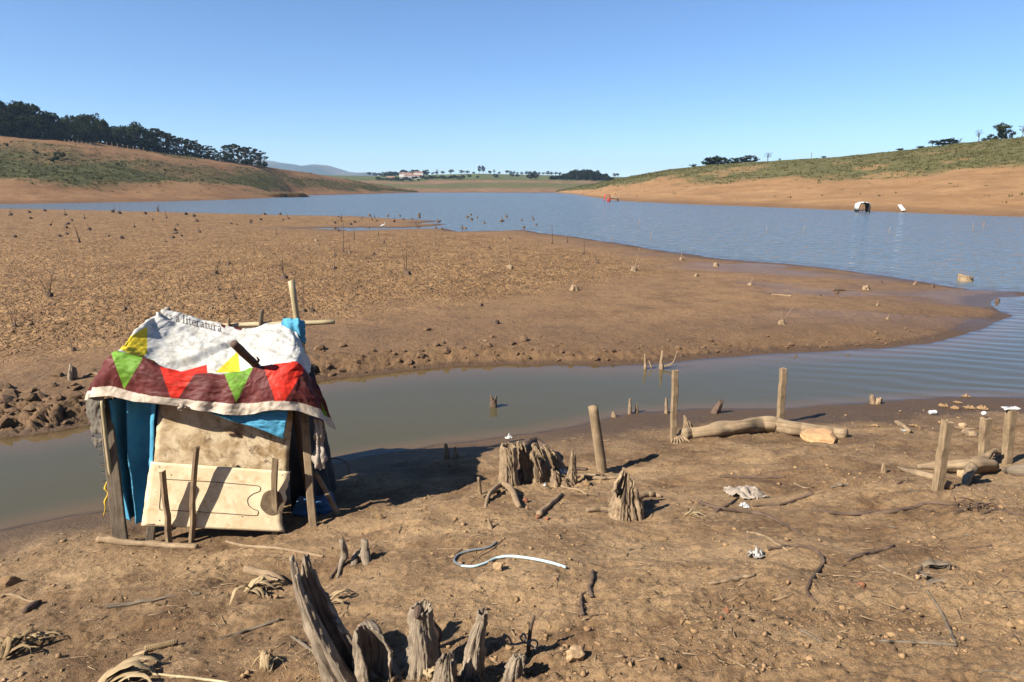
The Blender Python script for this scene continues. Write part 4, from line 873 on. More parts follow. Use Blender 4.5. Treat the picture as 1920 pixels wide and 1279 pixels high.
def bits(pts, r, label, mat, cat, name, sides=12, n=None, wob=.12, seed=0, lift=.3, group=None, fn=None, flat=1.0, knots=0.0):
    r = np.atleast_1d(r) * 1.0; q = []
    if name != 'fallen_log' and len(pts) > 2 or np.hypot(pts[0][0] - pts[-1][0], pts[0][1] - pts[-1][1]) > 25: pts = catmull([(p[0], p[1]) for p in pts], 3 * len(pts))
    for i, p in enumerate(pts):
        g = gp(p[0], p[1], fn); rr = np.interp(i / max(1, len(pts) - 1), np.linspace(0, 1, len(r)), r) * pxm(g[1]) * 0.5
        q.append(g + np.array([0, 0, rr * lift + (p[2] if len(p) > 2 else 0)]))
    Ym = np.mean([a[1] for a in q])
    return tag(tube(q, r * 0.5 * pxm(Ym), sides, n, wob, seed, flat=flat, knots=knots).build(name, MAT[mat] if isinstance(mat, str) else mat, None), label, cat, group)
bits([(1280, 823), (1330, 817), (1390, 811), (1440, 810), (1490, 815), (1540, 820), (1586, 820)], [20, 25, 29, 33, 31, 27, 18], 'long smooth curved log lying near the water', 'log', 'log', 'fallen_log', 24, 80, .22, 61, .85, knots=.18)
fo = empty('fallen_tree'); tag(fo, 'fallen branching trunk lying behind the leaning square post', 'log')
def fb(pts, r, mat='log', seed=0, wob=.2):
    q = [gp(p[0], p[1]) + np.array([0, 0, p[2] if len(p) > 2 else .03]) for p in pts]; tube(q, np.array(r) * .5 * pxm(q[0][1]), 16, 44, wob * 1.8, seed, knots=.25).build('limb', MAT[mat], fo)
fb([(1720, 885, .05), (1780, 888, .09), (1815, 892, .12), (1850, 888, .10), (1865, 886, .05)], [10, 20, 30, 28, 14], seed=62)
fb([(1683, 880, .02), (1715, 893, .03), (1760, 903, .03)], [5, 12, 10], seed=63)
fb([(1818, 895, .10), (1812, 905, .06), (1806, 912, .0)], [18, 14, 10], seed=64)
fb([(1840, 885, .12), (1858, 872, .16), (1872, 870, .14)], [16, 10, 6], seed=65)
bits([(1880, 884), (1905, 890), (1945, 892), (2020, 893)], [8, 24, 28, 28], 'grey pointed log cut off by the right edge', 'post_grey', 'log', 'fallen_log', 14, 30, .12, 66, .7)
stump('jagged_stub', sp([(1290, 808, 20), (1289, 795, 16), (1286, 778, 9)]), 'small jagged stub behind the left end of the long log', 'stump_tan', [(0, .6), (90, .8), (180, 1), (270, .9)], .5, .25, 67, .4, n=20, m=40, jag=.15)
stump('leaning_slab', sp([(1340, 774, 18), (1346, 764, 14), (1353, 751, 8)]), 'dark leaning slab of wood at the water edge', 'root', None, .8, .2, 68, .3, n=20, m=40, jag=.1)
rt = empty('root_tuft'); tag(rt, 'pale splayed root tuft by the foot of the thin square post', 'root')
for k in range(7):
    a = gp(1268, 822); a2 = gp(1258 + k * 6, 830 + 3 * math.sin(k)); tube([a + np.array([0, 0, .05]), (a + a2) / 2 + np.array([0, 0, .05]), a2], [.016, .018, .008], 7, 10, .3, k).build('root', MAT['stick'], rt)
for i, (b, t_, w, lab) in enumerate([((1181, 776), (1181, 747), 6, 'taller pale stake of the pair at the water edge'), ((1194, 774), (1194, 757), 6, 'shorter pale stake of the pair at the water edge'), ((1250, 775), (1249, 746), 6, 'pale stake left of the thin square post'), ((1152, 782), (1150, 772), 8, 'low pale stub furthest left of the water edge stakes'), ((838, 858), (836, 832), 10, 'left stub of two on the bank behind the shelter shadow'), ((855, 858), (853, 838), 9, 'right stub of two on the bank behind the shelter shadow'), ((1657, 886), (1657, 868), 9, 'small stub on dry silt left of the fallen trunk')]):
    stump('wooden_stake', sp([(*b, w * 1.3), ((b[0] + t_[0]) / 2, (b[1] + t_[1]) / 2, w), (*t_, w * .5)]), lab, 'stump_tan', None, .9, .2, 70 + i, .5, n=16, m=28, jag=.12, cat='stake')
# in the creek and lake: driven through the water surface
flat0 = lambda x, y: np.zeros(np.shape(x))
stump('creek_stump', sp([(925, 763, 14), (925, 752, 13), (926, 741, 13)], fn=flat0), 'dark stump standing alone in the creek with its reflection', 'root', [(0, .95), (90, .7), (180, 1), (270, .8)], .4, .25, 81, .1, n=20, m=40, jag=.12, sink=.3)
dk = empty('drowned_branch'); tag(dk, 'dead forked branch standing in the creek by its far bank', 'branch')
for pts, r in (([(1210, 695), (1210, 680), (1209, 664)], [6, 5, 3]), ([(1240, 696), (1240, 680), (1242, 658)], [9, 7, 3]), ([(1243, 688), (1258, 683), (1264, 676), (1270, 658)], [4, 3, 2]), ([(1222, 690), (1218, 680), (1216, 676)], [3, 3, 1])):
    Yb = at_z(1240, 692, 0)[1]; tube([at_y(*p, Yb) for p in pts], np.array(r) * .5 * pxm(Yb), 7, 16, .25, 9).build('limb', MAT['stump_tan'], dk)
stump('water_stub', sp([(1636, 757, 11), (1635, 748, 9), (1634, 740, 6)]), 'thin stub of the pair in the creek shallows', 'stump_tan', None, .9, .2, 85, .2, n=14, m=24, sink=.2)
stump('water_stub', sp([(1645, 757, 13), (1647, 750, 12), (1650, 746, 9)]), 'blunt stub of the pair in the creek shallows', 'stump_tan', None, .9, .2, 86, .2, n=14, m=24, sink=.2)
stump('lake_stump', sp([(1810, 527, 22), (1810, 521, 22), (1808, 514, 18)], fn=flat0), 'pale squat stump standing in the lake shallows near the right edge', 'stump_tan', [(0, .8), (180, 1)], .6, .25, 87, .15, n=16, m=36, jag=.12, sink=.4)
# ------------------------------------------------------------------ sticks, roots and litter on the near ground
STICKS = [
 ([(1312, 945), (1345, 955), (1400, 963), (1430, 967), (1470, 985), (1507, 1006)], [8, 7, 6, 4], 'root', 'dark crooked root running down right below the rag'),
 ([(1522, 958), (1580, 965), (1660, 963), (1715, 953), (1740, 945), (1792, 948)], [5, 6, 6, 4], 'root', 'long thin root ending in the twig tangle'),
 ([(1400, 1000), (1430, 1006), (1455, 1020), (1478, 1034)], [5, 5, 3], 'stick', 'pale forked root above the hooked root'),
 ([(1440, 1031), (1480, 1027), (1515, 1028), (1535, 1040), (1543, 1055), (1530, 1078), (1513, 1104), (1518, 1118), (1533, 1133)], [6, 7, 6, 4], 'root', 'hooked dark root bending down towards the viewer'),
 ([(1588, 1053), (1610, 1044), (1640, 1037), (1676, 1025)], [5, 7, 5], 'root', 'short rough stick alone right of the hooked root'),
 ([(1647, 1063), (1675, 1076), (1690, 1080), (1715, 1090)], [7, 6, 3], 'stick', 'pale root with a split end near the dead leaves'),
 ([(1715, 1088), (1740, 1112), (1760, 1142), (1775, 1172), (1790, 1205)], [3, 4, 5, 6], 'post_grey', 'grey stick slanting down to the bent corner at lower right'),
 ([(1646, 1204), (1700, 1206), (1750, 1208), (1793, 1212)], [5, 6, 7], 'post_grey', 'grey stick lying level at lower right'),
 ([(1715, 1084), (1733, 1062), (1764, 1052)], [4, 7, 4], 'root', 'dark curved stick beside the grey dead leaves'),
 ([(1350, 895), (1400, 897), (1472, 896)], [4, 5, 4], 'root', 'thin straight stick on pale silt above the rag'),
 ([(1112, 1074), (1110, 1090), (1106, 1105), (1110, 1122)], [8, 9, 7], 'root', 'upper piece of the broken branch right of the hose'),
 ([(1104, 1112), (1092, 1117), (1090, 1135), (1092, 1156)], [4, 6, 8], 'root', 'lower piece of the broken branch right of the hose'),
 ([(1498, 1183), (1520, 1193), (1541, 1206)], [5, 5, 5], 'post_grey', 'short grey stick at the lower right'),
 ([(410, 1200), (465, 1184), (526, 1163)], [4, 6, 6], 'post_grey', 'straight grey stick left of the split stump'),
 ([(425, 1018), (460, 1026), (530, 1031), (606, 1046)], [7, 6, 5], 'stick', 'thin pale stick right of the shelter front'),
 ([(184, 1016), (240, 1021), (310, 1026), (370, 1028)], [12, 11, 10], 'stick', 'thick pale stick lying along the shelter front'),
 ([(464, 1072), (500, 1084), (530, 1098)], [14, 16, 15], 'stick', 'short stout log piece beside the corn husks'),
 ([(270, 1264), (345, 1271), (430, 1282)], [5, 5, 5], 'bamboo', 'pale reed stalk at the bottom edge'),
 ([(2, 1121), (20, 1116), (50, 1127), (72, 1132)], [4, 5, 4], 'stick', 'pale bent twig at the left edge'),
 ([(48, 1150), (62, 1138), (76, 1130)], [10, 12, 8], 'root', 'dark short stub of wood touching the pale bent twig'),
 ([(1010, 968), (1030, 950), (1052, 930)], [11, 9, 8], 'stick', 'stout root slanting below the hollow ring stump'),
 ([(1558, 915), (1575, 912), (1592, 909)], [3, 6, 3], 'post_grey', 'small grey splinter left of the leaning square post'),
 ([(1412, 950), (1470, 946), (1500, 936), (1524, 927)], [3, 5, 5], 'root', 'rough dark stick right of the rag'),
 ([(1340, 962), (1365, 948), (1384, 934)], [4, 4, 3], 'root', 'thin dark stick running out from under the rag'),
 ([(1330, 1096), (1370, 1090), (1416, 1079)], [5, 9, 4], 'stick', 'flat sliver of wood in the lower middle right'),
 ([(620, 1086), (634, 1064), (642, 1040)], [5, 6, 5], 'root', 'dark root leaning against the root pair'),
 ([(546, 1195), (575, 1215), (610, 1240)], [5, 7, 6], 'post_grey', 'stick lying at the foot of the split stump'),
 ([(806, 1190), (800, 1225), (786, 1279)], [5, 7, 6], 'stick', 'pale stick leaning on the knotted stump'),
 ([(790, 1222), (770, 1252), (735, 1279)], [7, 9, 8], 'stick', 'thick pale stick crossing below the knotted stump'),
 ([(1840, 965), (1870, 957), (1905, 966), (1935, 968)], [4, 4, 4], 'root', 'thin root right of the twig tangle'),
 ([(1835, 1268), (1850, 1258), (1890, 1262), (1925, 1275)], [3, 3, 3], 'post_grey', 'thin grey stem in the bottom right corner'),
 ([(1100, 882), (1060, 880), (1030, 882)], [5, 6, 5], 'root', 'dark root at the foot of the round grey post'),
 ([(1085, 893), (1120, 899), (1160, 897)], [5, 6, 4], 'stick', 'pale root between hollow ring stump and pointed stump'),
 ([(1195, 935), (1215, 930), (1240, 932)], [12, 11, 6], 'stick', 'pale split branch touching the pointed stump'),
 ([(1100, 960), (1130, 958), (1150, 962)], [8, 9, 7], 'stick', 'pale root left of the pointed stump base'),
 ([(820, 1030), (850, 1030), (880, 1031)], [2, 2, 2], 'stick', 'thin straw stalk left of the hose'),
 ([(900, 1044), (925, 1030), (945, 1010)], [2, 2, 2], 'root', 'fine dark twig crossing behind the hose'),
 ([(1680, 795), (1692, 802), (1706, 812)], [8, 9, 7], 'stick', 'pale stub of branch on the dark wet silt'),
 ([(1790, 802), (1812, 806), (1840, 804)], [3, 4, 3], 'stick', 'thin pale branch left of the two upright posts'),
 ([(1805, 812), (1820, 818), (1838, 816)], [9, 10, 7], 'stick', 'pale chunk of branch below the thin pale branch'),
]
for i, (p, w, m_, lab) in enumerate(STICKS):
    bits(p, [1.12 * q for q in w], lab, m_, 'stick', 'dry_stick', 8, 8 * len(p), .28, 900 + i, .75, knots=.3)
rs_ = np.random.RandomState(404); tw = sorted([(rs_.uniform(1130, 1890), rs_.uniform(905, 1260)) for _ in range(26)])
for i, (x_, y_) in enumerate(tw):
    a_ = rs_.uniform(-.5, .5) + (math.pi if rs_.rand() < .5 else 0); L_ = rs_.uniform(18, 52) * (y_ / 1100); k_ = rs_.normal(0, .35)
    p_ = [(x_, y_), (x_ + math.cos(a_) * L_ * .5, y_ + math.sin(a_ + k_) * L_ * .3), (x_ + math.cos(a_) * L_, y_ + math.sin(a_) * L_ * .45)]
    bits(p_, [rs_.uniform(2.5, 4.5), rs_.uniform(2, 4), 1.5], nth(i + 1) + ' thin twig from the left scattered on the right foreground', ['root', 'root', 'stick', 'post_grey'][i % 4], 'twig', 'fallen_twig', 6, 12, .3, 950 + i, .8, group='thin twigs on the right foreground', knots=.3)
# the dark slat
a, b = gp(200, 1141), gp(376, 1114)
tag(plank(a + np.array([0, 0, .012]), b + np.array([0, 0, .012]), .035, .012, (0, 1, 0), n=9, seed=3, taper=.5).build('loose_slat', MAT['post_grey'], None, False), 'dark grey slat lying on the ground left of centre', 'slat')
# hose
hose_m = mat_simple('pale_blue_hose', [(0.3, (0.36, 0.48, 0.49)), (0.7, (0.52, 0.66, 0.66))], 8, 0.4, 0.1)
hose_d = mat_simple('dark_hose_end', [(0.3, (0.09, 0.10, 0.11)), (0.7, (0.20, 0.23, 0.24))], 8, 0.45, 0.1)
hs = empty('hose'); tag(hs, 'pale blue plastic hose curled on the ground in the foreground', 'hose')
def hose_part(name, pts, r, m_):
    q = [gp(*p) + np.array([0, 0, .014]) for p in pts]; tube(q, r, 10, 50, 0, 0).build(name, m_, hs)
hose_part('dark_length', [(931, 1019), (916, 1029), (882, 1035), (860, 1043), (852, 1055), (866, 1064)], [.008, .010, .010], hose_d)
hose_part('pale_length', [(866, 1064), (888, 1065), (912, 1058), (932, 1049), (958, 1046), (1000, 1051), (1036, 1059), (1061, 1067)], [.009, .010, .011, .011, .011], hose_m)
# rocks
def rock_mesh(name, seed, sub=2, rough=.35, sharp=True):
    bm_v, bm_f = [], []
    import bmesh
    bm = bmesh.new(); bmesh.ops.create_icosphere(bm, subdivisions=sub, radius=1)
    rs = np.random.RandomState(seed); pl = rs.normal(0, 1, (7, 3)); pl /= np.linalg.norm(pl, axis=1)[:, None]; dd = rs.uniform(.55, .9, 7)
    for v in bm.verts:
        c = np.array(v.co)
        if sharp:
            for k in range(7):
                e = c.dot(pl[k]) - dd[k]
                if e > 0: c = c - pl[k] * e
        c = c * (1 + rough * float(fbm(np.array([c[0] * 1.6 + seed]), np.array([c[1] * 1.6 + c[2] * 2.3]), seed, 3)[0]))
        v.co = c
    me = bpy.data.meshes.new(name); bm.to_mesh(me); bm.free(); return me
MAT['rock'] = mat_simple('sandstone', [(0.3, (0.34, 0.20, 0.10)), (0.5, (0.50, 0.33, 0.18)), (0.75, (0.62, 0.45, 0.27))], 5, .9, .5, .02)
MAT['rock_o'] = mat_simple('orange_sandstone', [(0.3, (0.46, 0.25, 0.11)), (0.7, (0.60, 0.37, 0.19))], 4, .9, .5, .02)
MAT['brickbit'] = mat_simple('red_brick_bit', [(0.3, (0.20, 0.075, 0.036)), (0.7, (0.32, 0.135, 0.065))], 9)
MAT['clod'] = mat_simple('dry_clod', [(0.3, (0.20, 0.115, 0.053)), (0.7, (0.37, 0.235, 0.12))], 12, .95, .6, .015)
ROCKS = [((935, 1060), 22, 24, 'rock', 'small rock leaning on the pale blue hose'), ((1078, 1222), 42, 44, 'rock', 'largest loose rock in the foreground, right of the wire loop'), ((1534, 817), 74, 30, 'rock_o', 'big orange boulder resting against the long log'),
 ((1806, 886), 32, 22, 'rock', 'flat rock beside the fallen trunk'), ((1778, 908), 20, 20, 'clod', 'small dark rock at the foot of the leaning post'), ((1361, 1143), 20, 12, 'brickbit', 'small red rock in the lower middle right'), ((1352, 1157), 10, 8, 'brickbit', 'red chip just below the small red rock'),
 ((712, 969), 18, 14, 'clod', 'clod in the shelter shadow edge'), ((985, 937), 14, 10, 'brickbit', 'red brick bit right of the arched root'), ((1008, 968), 12, 8, 'brickbit', 'left red brick bit under the slanting root'), ((1026, 972), 12, 8, 'brickbit', 'right red brick bit under the slanting root'), ((1614, 1096), 18, 10, 'brickbit', 'red brick bit in mid right foreground'),
 ((1186, 970), 18, 16, 'clod', 'clod in front of the pointed stump'), ((1100, 905), 18, 16, 'clod', 'pale clod between hollow stump and round post'), ((1540, 1160), 16, 10, 'clod', 'dark clod at lower right'), ((40, 1262), 14, 10, 'rock', 'pale pebble near the bottom left corner'), ((8, 1275), 14, 12, 'rock', 'pale pebble cut by the left edge'), ((1805, 797), 16, 10, 'rock', 'pale rock left of the shorter upright post'),
 ((1720, 1081), 12, 10, 'rock', 'pale pebble beside the dark curved stick'), ((20, 1088), 40, 26, 'clod', 'dark clod casting shade at the left edge')]
for i, (p, w, h, m_, lab) in enumerate(ROCKS):
    g = gp(p[0], p[1] + h * 0.35); s = pxm(g[1]) * .5
    o = link('rock', rock_mesh('rock', 700 + i, 3, .30), MAT[m_], None, False); o.location = g + np.array([0, 0, h * s * .55]); o.scale = (w * s, w * s * .8, h * s * 1.05); o.rotation_euler = (0.1 * (i % 3), 0.12 * (i % 4 - 1), 0.9 * i if w < 40 else .15)
    tag(o, lab, 'rock')
# husks, rags, can, cup and other litter
MAT['husk'] = mat_wood('dry_corn_husk', (0.20, 0.13, 0.06), (0.40, 0.285, 0.15), (0.56, 0.43, 0.26), 30, .7, .3)
MAT['husk_dark'] = mat_wood('brown_fibre', (0.10, 0.062, 0.030), (0.25, 0.165, 0.08), (0.42, 0.30, 0.16), 30, .8, .3)
def husk(name, label, c, dirpx, n, length, width, mat='husk', seed=0, spread=.6, lift=.06, cat='corn husk'):
    rs = np.random.RandomState(seed); root = empty(name); tag(root, label, cat); g = gp(*c); e = gp(c[0] + dirpx[0], c[1] + dirpx[1]); d0 = (e - g)[:2]; a0 = math.atan2(d0[1], d0[0])
    for k in range(n):
        a = a0 + rs.normal(0, spread); L = length * rs.uniform(.6, 1.15); h = lift * rs.uniform(.3, 1.5); m_ = 9; w = width * rs.uniform(.6, 1.2); V = []; uv = []
        off = rs.normal(0, width * .6, 2); curl = rs.normal(0, .8); nx = np.array([-math.sin(a), math.cos(a)])
        for i in range(m_):
            s = i / (m_ - 1); ww = w * (math.sin(math.pi * min(.97, s * .85 + .12)) ** .7); aa = a + curl * s * s * .7
            p = g[:2] + off + np.array([math.cos(aa), math.sin(aa)]) * L * s; zg = float(near_q(np.array([p[0]]), np.array([p[1]]))[0]); z = zg + .012 + h * math.sin(math.pi * s) + .01 * rs.rand()
            for t in (-1, 0, 1):
                q = p + nx * ww * .5 * t; V.append((q[0], q[1], z + (0.25 * ww if t else 0) * (1 if rs.rand() > .1 else .3))); uv.append((t * ww * .5 + k, L * s))
        o = MB().add(V, grid_faces(m_, 3).tolist(), uv).build('husk_leaf', MAT[mat], root); so = o.modifiers.new('thickness', 'SOLIDIFY'); so.thickness = .0015
    return root
husk('corn_husk', 'large bundle of dry corn husk leaves at the bottom edge left of centre', (205, 1284), (90, -26), 15, .27, .05, 'husk', 1, .28, .05)
husk('corn_husk', 'curled pale corn husk left of the split stump', (470, 1112), (70, -8), 13, .24, .035, 'husk', 2, .9, .07)
husk('fibre_clump', 'brown fibrous clump at the left edge near the bottom', (8, 1240), (55, -40), 16, .34, .03, 'husk_dark', 3, .5, .08, cat='plant litter')
husk('fibre_strand', 'stringy pale fibre trailing right of the brown fibrous clump', (50, 1205), (60, -8), 8, .24, .018, 'husk', 4, .3, .03, cat='plant litter')
husk('corn_husk', 'small crumpled husk right of the corn cob', (500, 1262), (8, -26), 8, .13, .035, 'husk', 5, .5, .05)
husk('corn_husk', 'husk tuft at the foot of the ragged stump, bottom edge', (805, 1276), (18, -16), 7, .12, .03, 'husk', 6, .6, .03)
husk('corn_husk', 'loose pale husk just right of the split stump top', (612, 1132), (45, -6), 4, .20, .03, 'husk', 7, .35, .04)
husk('dead_leaf', 'upper grey dead leaf at lower right', (1736, 1066), (45, -3), 3, .19, .06, 'post_grey', 8, .12, .02, cat='leaf')
husk('dead_leaf', 'lower grey dead leaf at lower right', (1738, 1097), (28, -2), 2, .13, .05, 'post_grey', 9, .1, .015, cat='leaf')
husk('foil_scrap', 'torn silvery scrap at the left end of the dark crooked root', (1290, 968), (38, 4), 7, .16, .02, 'husk', 10, .6, .02, cat='litter')
# corn cob
cb = empty('corn_cob'); tag(cb, 'bare corn cob lying above the large husk bundle', 'corn cob')
g0, g1 = gp(272, 1224) + np.array([0, 0, .025]), gp(334, 1210) + np.array([0, 0, .025])
tube([g0, (g0 + g1) / 2, g1], [.022, .024, .014], 14, 18, .05, 3).build('core', MAT['husk_dark'], cb)
for i in range(16):
    for j in range(8):
        a = j / 8 * 2 * math.pi + (i % 2) * .39; s = .06 + .88 * i / 16; c = g0 + (g1 - g0) * s; r = .022 * (1 - .25 * s)
        if math.sin(a) < -.3: continue
        ax = (g1 - g0) / np.linalg.norm(g1 - g0); e1 = np.cross(ax, [0, 0, 1]); e1 /= np.linalg.norm(e1); q = c + e1 * r * math.cos(a) + np.array([0, 0, 1]) * r * math.sin(a)
        if i == 0 and j == 0: kern = rock_mesh('kernel_socket', 3, 1, .1, False); kern.materials.append(MAT['husk'])
        o = link('kernel_socket', kern, None, cb); o.location = q; o.scale = (.0052,) * 3
MAT['white'] = mat_simple('white_plastic', [(0.3, (0.62, 0.60, 0.56)), (0.7, (0.80, 0.79, 0.76))], 12, .5, .15)
MAT['silver'] = mat_simple('crumpled_film', [(0.3, (0.20, 0.18, 0.16)), (0.7, (0.55, 0.52, 0.48))], 25, .35, .5, .02)
def crumple(name, label, c, w, h, mat, seed, cat):
    g = gp(*c); s = pxm(g[1]); rs = np.random.RandomState(seed); n = 26
    u, v = np.meshgrid(np.linspace(-1, 1, n), np.linspace(-1, 1, n)); z = np.abs(fbm(u * 1.8 + seed, v * 1.8, seed, 4, .62)) * h * s * 2.0 * np.clip(1.25 - np.hypot(u, v), .1, 1)
    x = g[0] + w * s * .5 * (u + .35 * fbm(u * 1.5, v * 1.5, seed + 3, 3)); y = g[1] + w * s * .45 * (v + .35 * fbm(u * 1.5, v * 1.5, seed + 7, 3)); zz = near_q(x, y) + z + .008
    F = grid_faces(n, n); mk = (np.hypot(u, v) < 1 + .35 * fbm(u * 3, v * 3, seed + 9, 2)).ravel(); F = F[mk[F].all(1)]
    o = link(name, mesh_np(name, np.stack([x, y, zz], -1).reshape(-1, 3), F), MAT[mat]); so = o.modifiers.new('thickness', 'SOLIDIFY'); so.thickness = .003
    return tag(o, label, cat)
crumple('rag', 'dirty pale crumpled rag on the ground right of the pointed stump', (1396, 926), 84, 22, 'rag', 11, 'rag')
crumple('paper_scrap', 'white scrap of paper in the hollow ring stump', (1056, 888), 22, 14, 'white', 12, 'paper')
crumple('paper_scrap', 'tiny white scrap in front of the hollow ring stump', (1021, 912), 8, 8, 'white', 13, 'paper')
crumple('plastic_scrap', 'white plastic scrap at the water edge above the hollow stump', (954, 822), 16, 10, 'white', 14, 'litter')
crumple('plastic_scrap', 'blue grey plastic scrap by the pale stub on wet silt', (1696, 808), 14, 8, 'silver', 15, 'litter')
crumple('film_scrap', 'silvery crumpled film ball left of the hooked root', (1416, 1045), 34, 30, 'silver', 16, 'litter')
crumple('film_scrap', 'small pale scrap left of the rough dark stick', (1395, 950), 20, 8, 'white', 17, 'litter')
for k, (x_, y_, w_) in enumerate([(1770, 762, 18), (1795, 756, 16), (1792, 766, 18), (1818, 766, 22), (1842, 767, 24), (1811, 744, 16), (1715, 800, 20), (1640, 800, 16)]):
    crumple('foam_clump', nth(k + 1) + ' of the pale crusty clumps on dark silt near the can, from left' if k < 5 else ['pale crusty clump at the water edge right of the can', 'pale crusty clump below the can', 'pale crusty clump right of the orange boulder'][k - 5], (x_, y_), w_, 6, 'clod', 30 + k, 'clump')
# can
can_m = mat_simple('white_can', [(0.35, (0.50, 0.52, 0.58)), (0.6, (0.72, 0.72, 0.70))], 16, .35, .05); metal = mat_simple('can_metal', [(0.3, (0.25, 0.24, 0.22)), (0.7, (0.40, 0.39, 0.36))], 20, .4, .1)
cn = empty('drink_can'); tag(cn, 'white drink can lying on the dark silt by the water', 'can'); g = gp(1748, 777); r = .033; ax = np.array([.95, .12, .02]); ax /= np.linalg.norm(ax); c = g + np.array([0, 0, r])
tube([c - ax * .058, c - ax * .048, c, c + ax * .048, c + ax * .058], [r * .82, r, r, r, r * .82], 20, 21).build('body', can_m, cn)
tube([c - ax * .0605, c - ax * .0585], [r * .72, r * .8], 20, 3).build('lid', metal, cn); tube([c + ax * .0585, c + ax * .0605], [r * .8, r * .72], 20, 3).build('base', metal, cn)
# cup on a stick above the shorter post, lid on the taller one
b = gp(1846, 868); cu = empty('white_cup'); tag(cu, 'small white cup held above the shorter upright post', 'cup'); k = at_y(1845, 777, b[1])
tube([k + np.array([-.022, 0, .0]), k + np.array([0, 0, .012]), k + np.array([.022, 0, .004])], [.018, .026, .016], 14, 10).build('bowl', MAT['white'], cu); tube([at_y(1846, 787, b[1]), k], [.006, .006], 7, 4).build('stem', MAT['stick'], cu)
b = gp(1889, 868); k = at_y(1896.5, 766, b[1])
tag(plank(k + np.array([-.085, 0, .0]), k + np.array([.075, 0, .006]), .075, .018, (0, 1, 0), n=9, seed=8).build('curled_lid', MAT['white'], None), 'curled white lid lying on the taller upright post', 'lid')
tag(plank(gp(1862, 858) + np.array([0, .02, .05]), gp(1884, 855) + np.array([0, .02, .06]), .06, .035, (0, .3, 1), n=5, seed=9).build('pale_plank', MAT['post'], None, False), 'short pale plank between the two upright posts', 'plank')
# wire loop on a peg, bottom cluster
pk = empty('forked_peg'); tag(pk, 'thin forked peg standing behind the grey wire loop', 'peg'); b = gp(990, 1228)
tube([b - np.array([0, 0, .05]), at_y(992, 1200, b[1]), at_y(996, 1175, b[1]), at_y(1002, 1155, b[1])], [.012, .012, .010, .006], 8, 14, .2, 3).build('stem', MAT['root'], pk); tube([at_y(995, 1180, b[1]), at_y(991, 1166, b[1])], [.008, .004], 7, 5, .2, 4).build('fork', MAT['root'], pk)
wm = mat_simple('grey_wire', [(0.3, (0.10, 0.10, 0.10)), (0.7, (0.20, 0.20, 0.19))], 30, .6, .1); Yw = gp(968, 1245)[1]
W = [(1005, 1217), (985, 1205), (965, 1208), (950, 1206), (943, 1195), (947, 1190), (956, 1198), (962, 1208), (980, 1205), (976, 1196), (982, 1188), (986, 1196), (984, 1206), (1000, 1200), (1008, 1205), (1006, 1216)]
tag(tube([at_y(px, py, Yw + .03 * math.sin(i)) for i, (px, py) in enumerate(W)], .0052, 7, 110).build('wire_loop', wm, None), 'loops of grey wire lying over the low stub at the bottom', 'wire')
# twig tangle on the right
tg = empty('twig_tangle'); tag(tg, 'tangle of dark reddish twigs on the ground at right', 'twigs'); rs = np.random.RandomState(5); g = gp(1815, 956)
for k in range(16):
    a = rs.uniform(0, 6.28); L = rs.uniform(.08, .22); p0 = g + np.array([rs.normal(0, .10), rs.normal(0, .06), .02]); p2 = p0 + np.array([math.cos(a) * L, math.sin(a) * L * .6, rs.uniform(-.01, .03)])
    tube([p0, (p0 + p2) / 2 + np.array([rs.normal(0, .03), rs.normal(0, .03), .03]), p2], [.005, .005, .003], 6, 10, .2, k).build('twig', MAT['root'], tg)
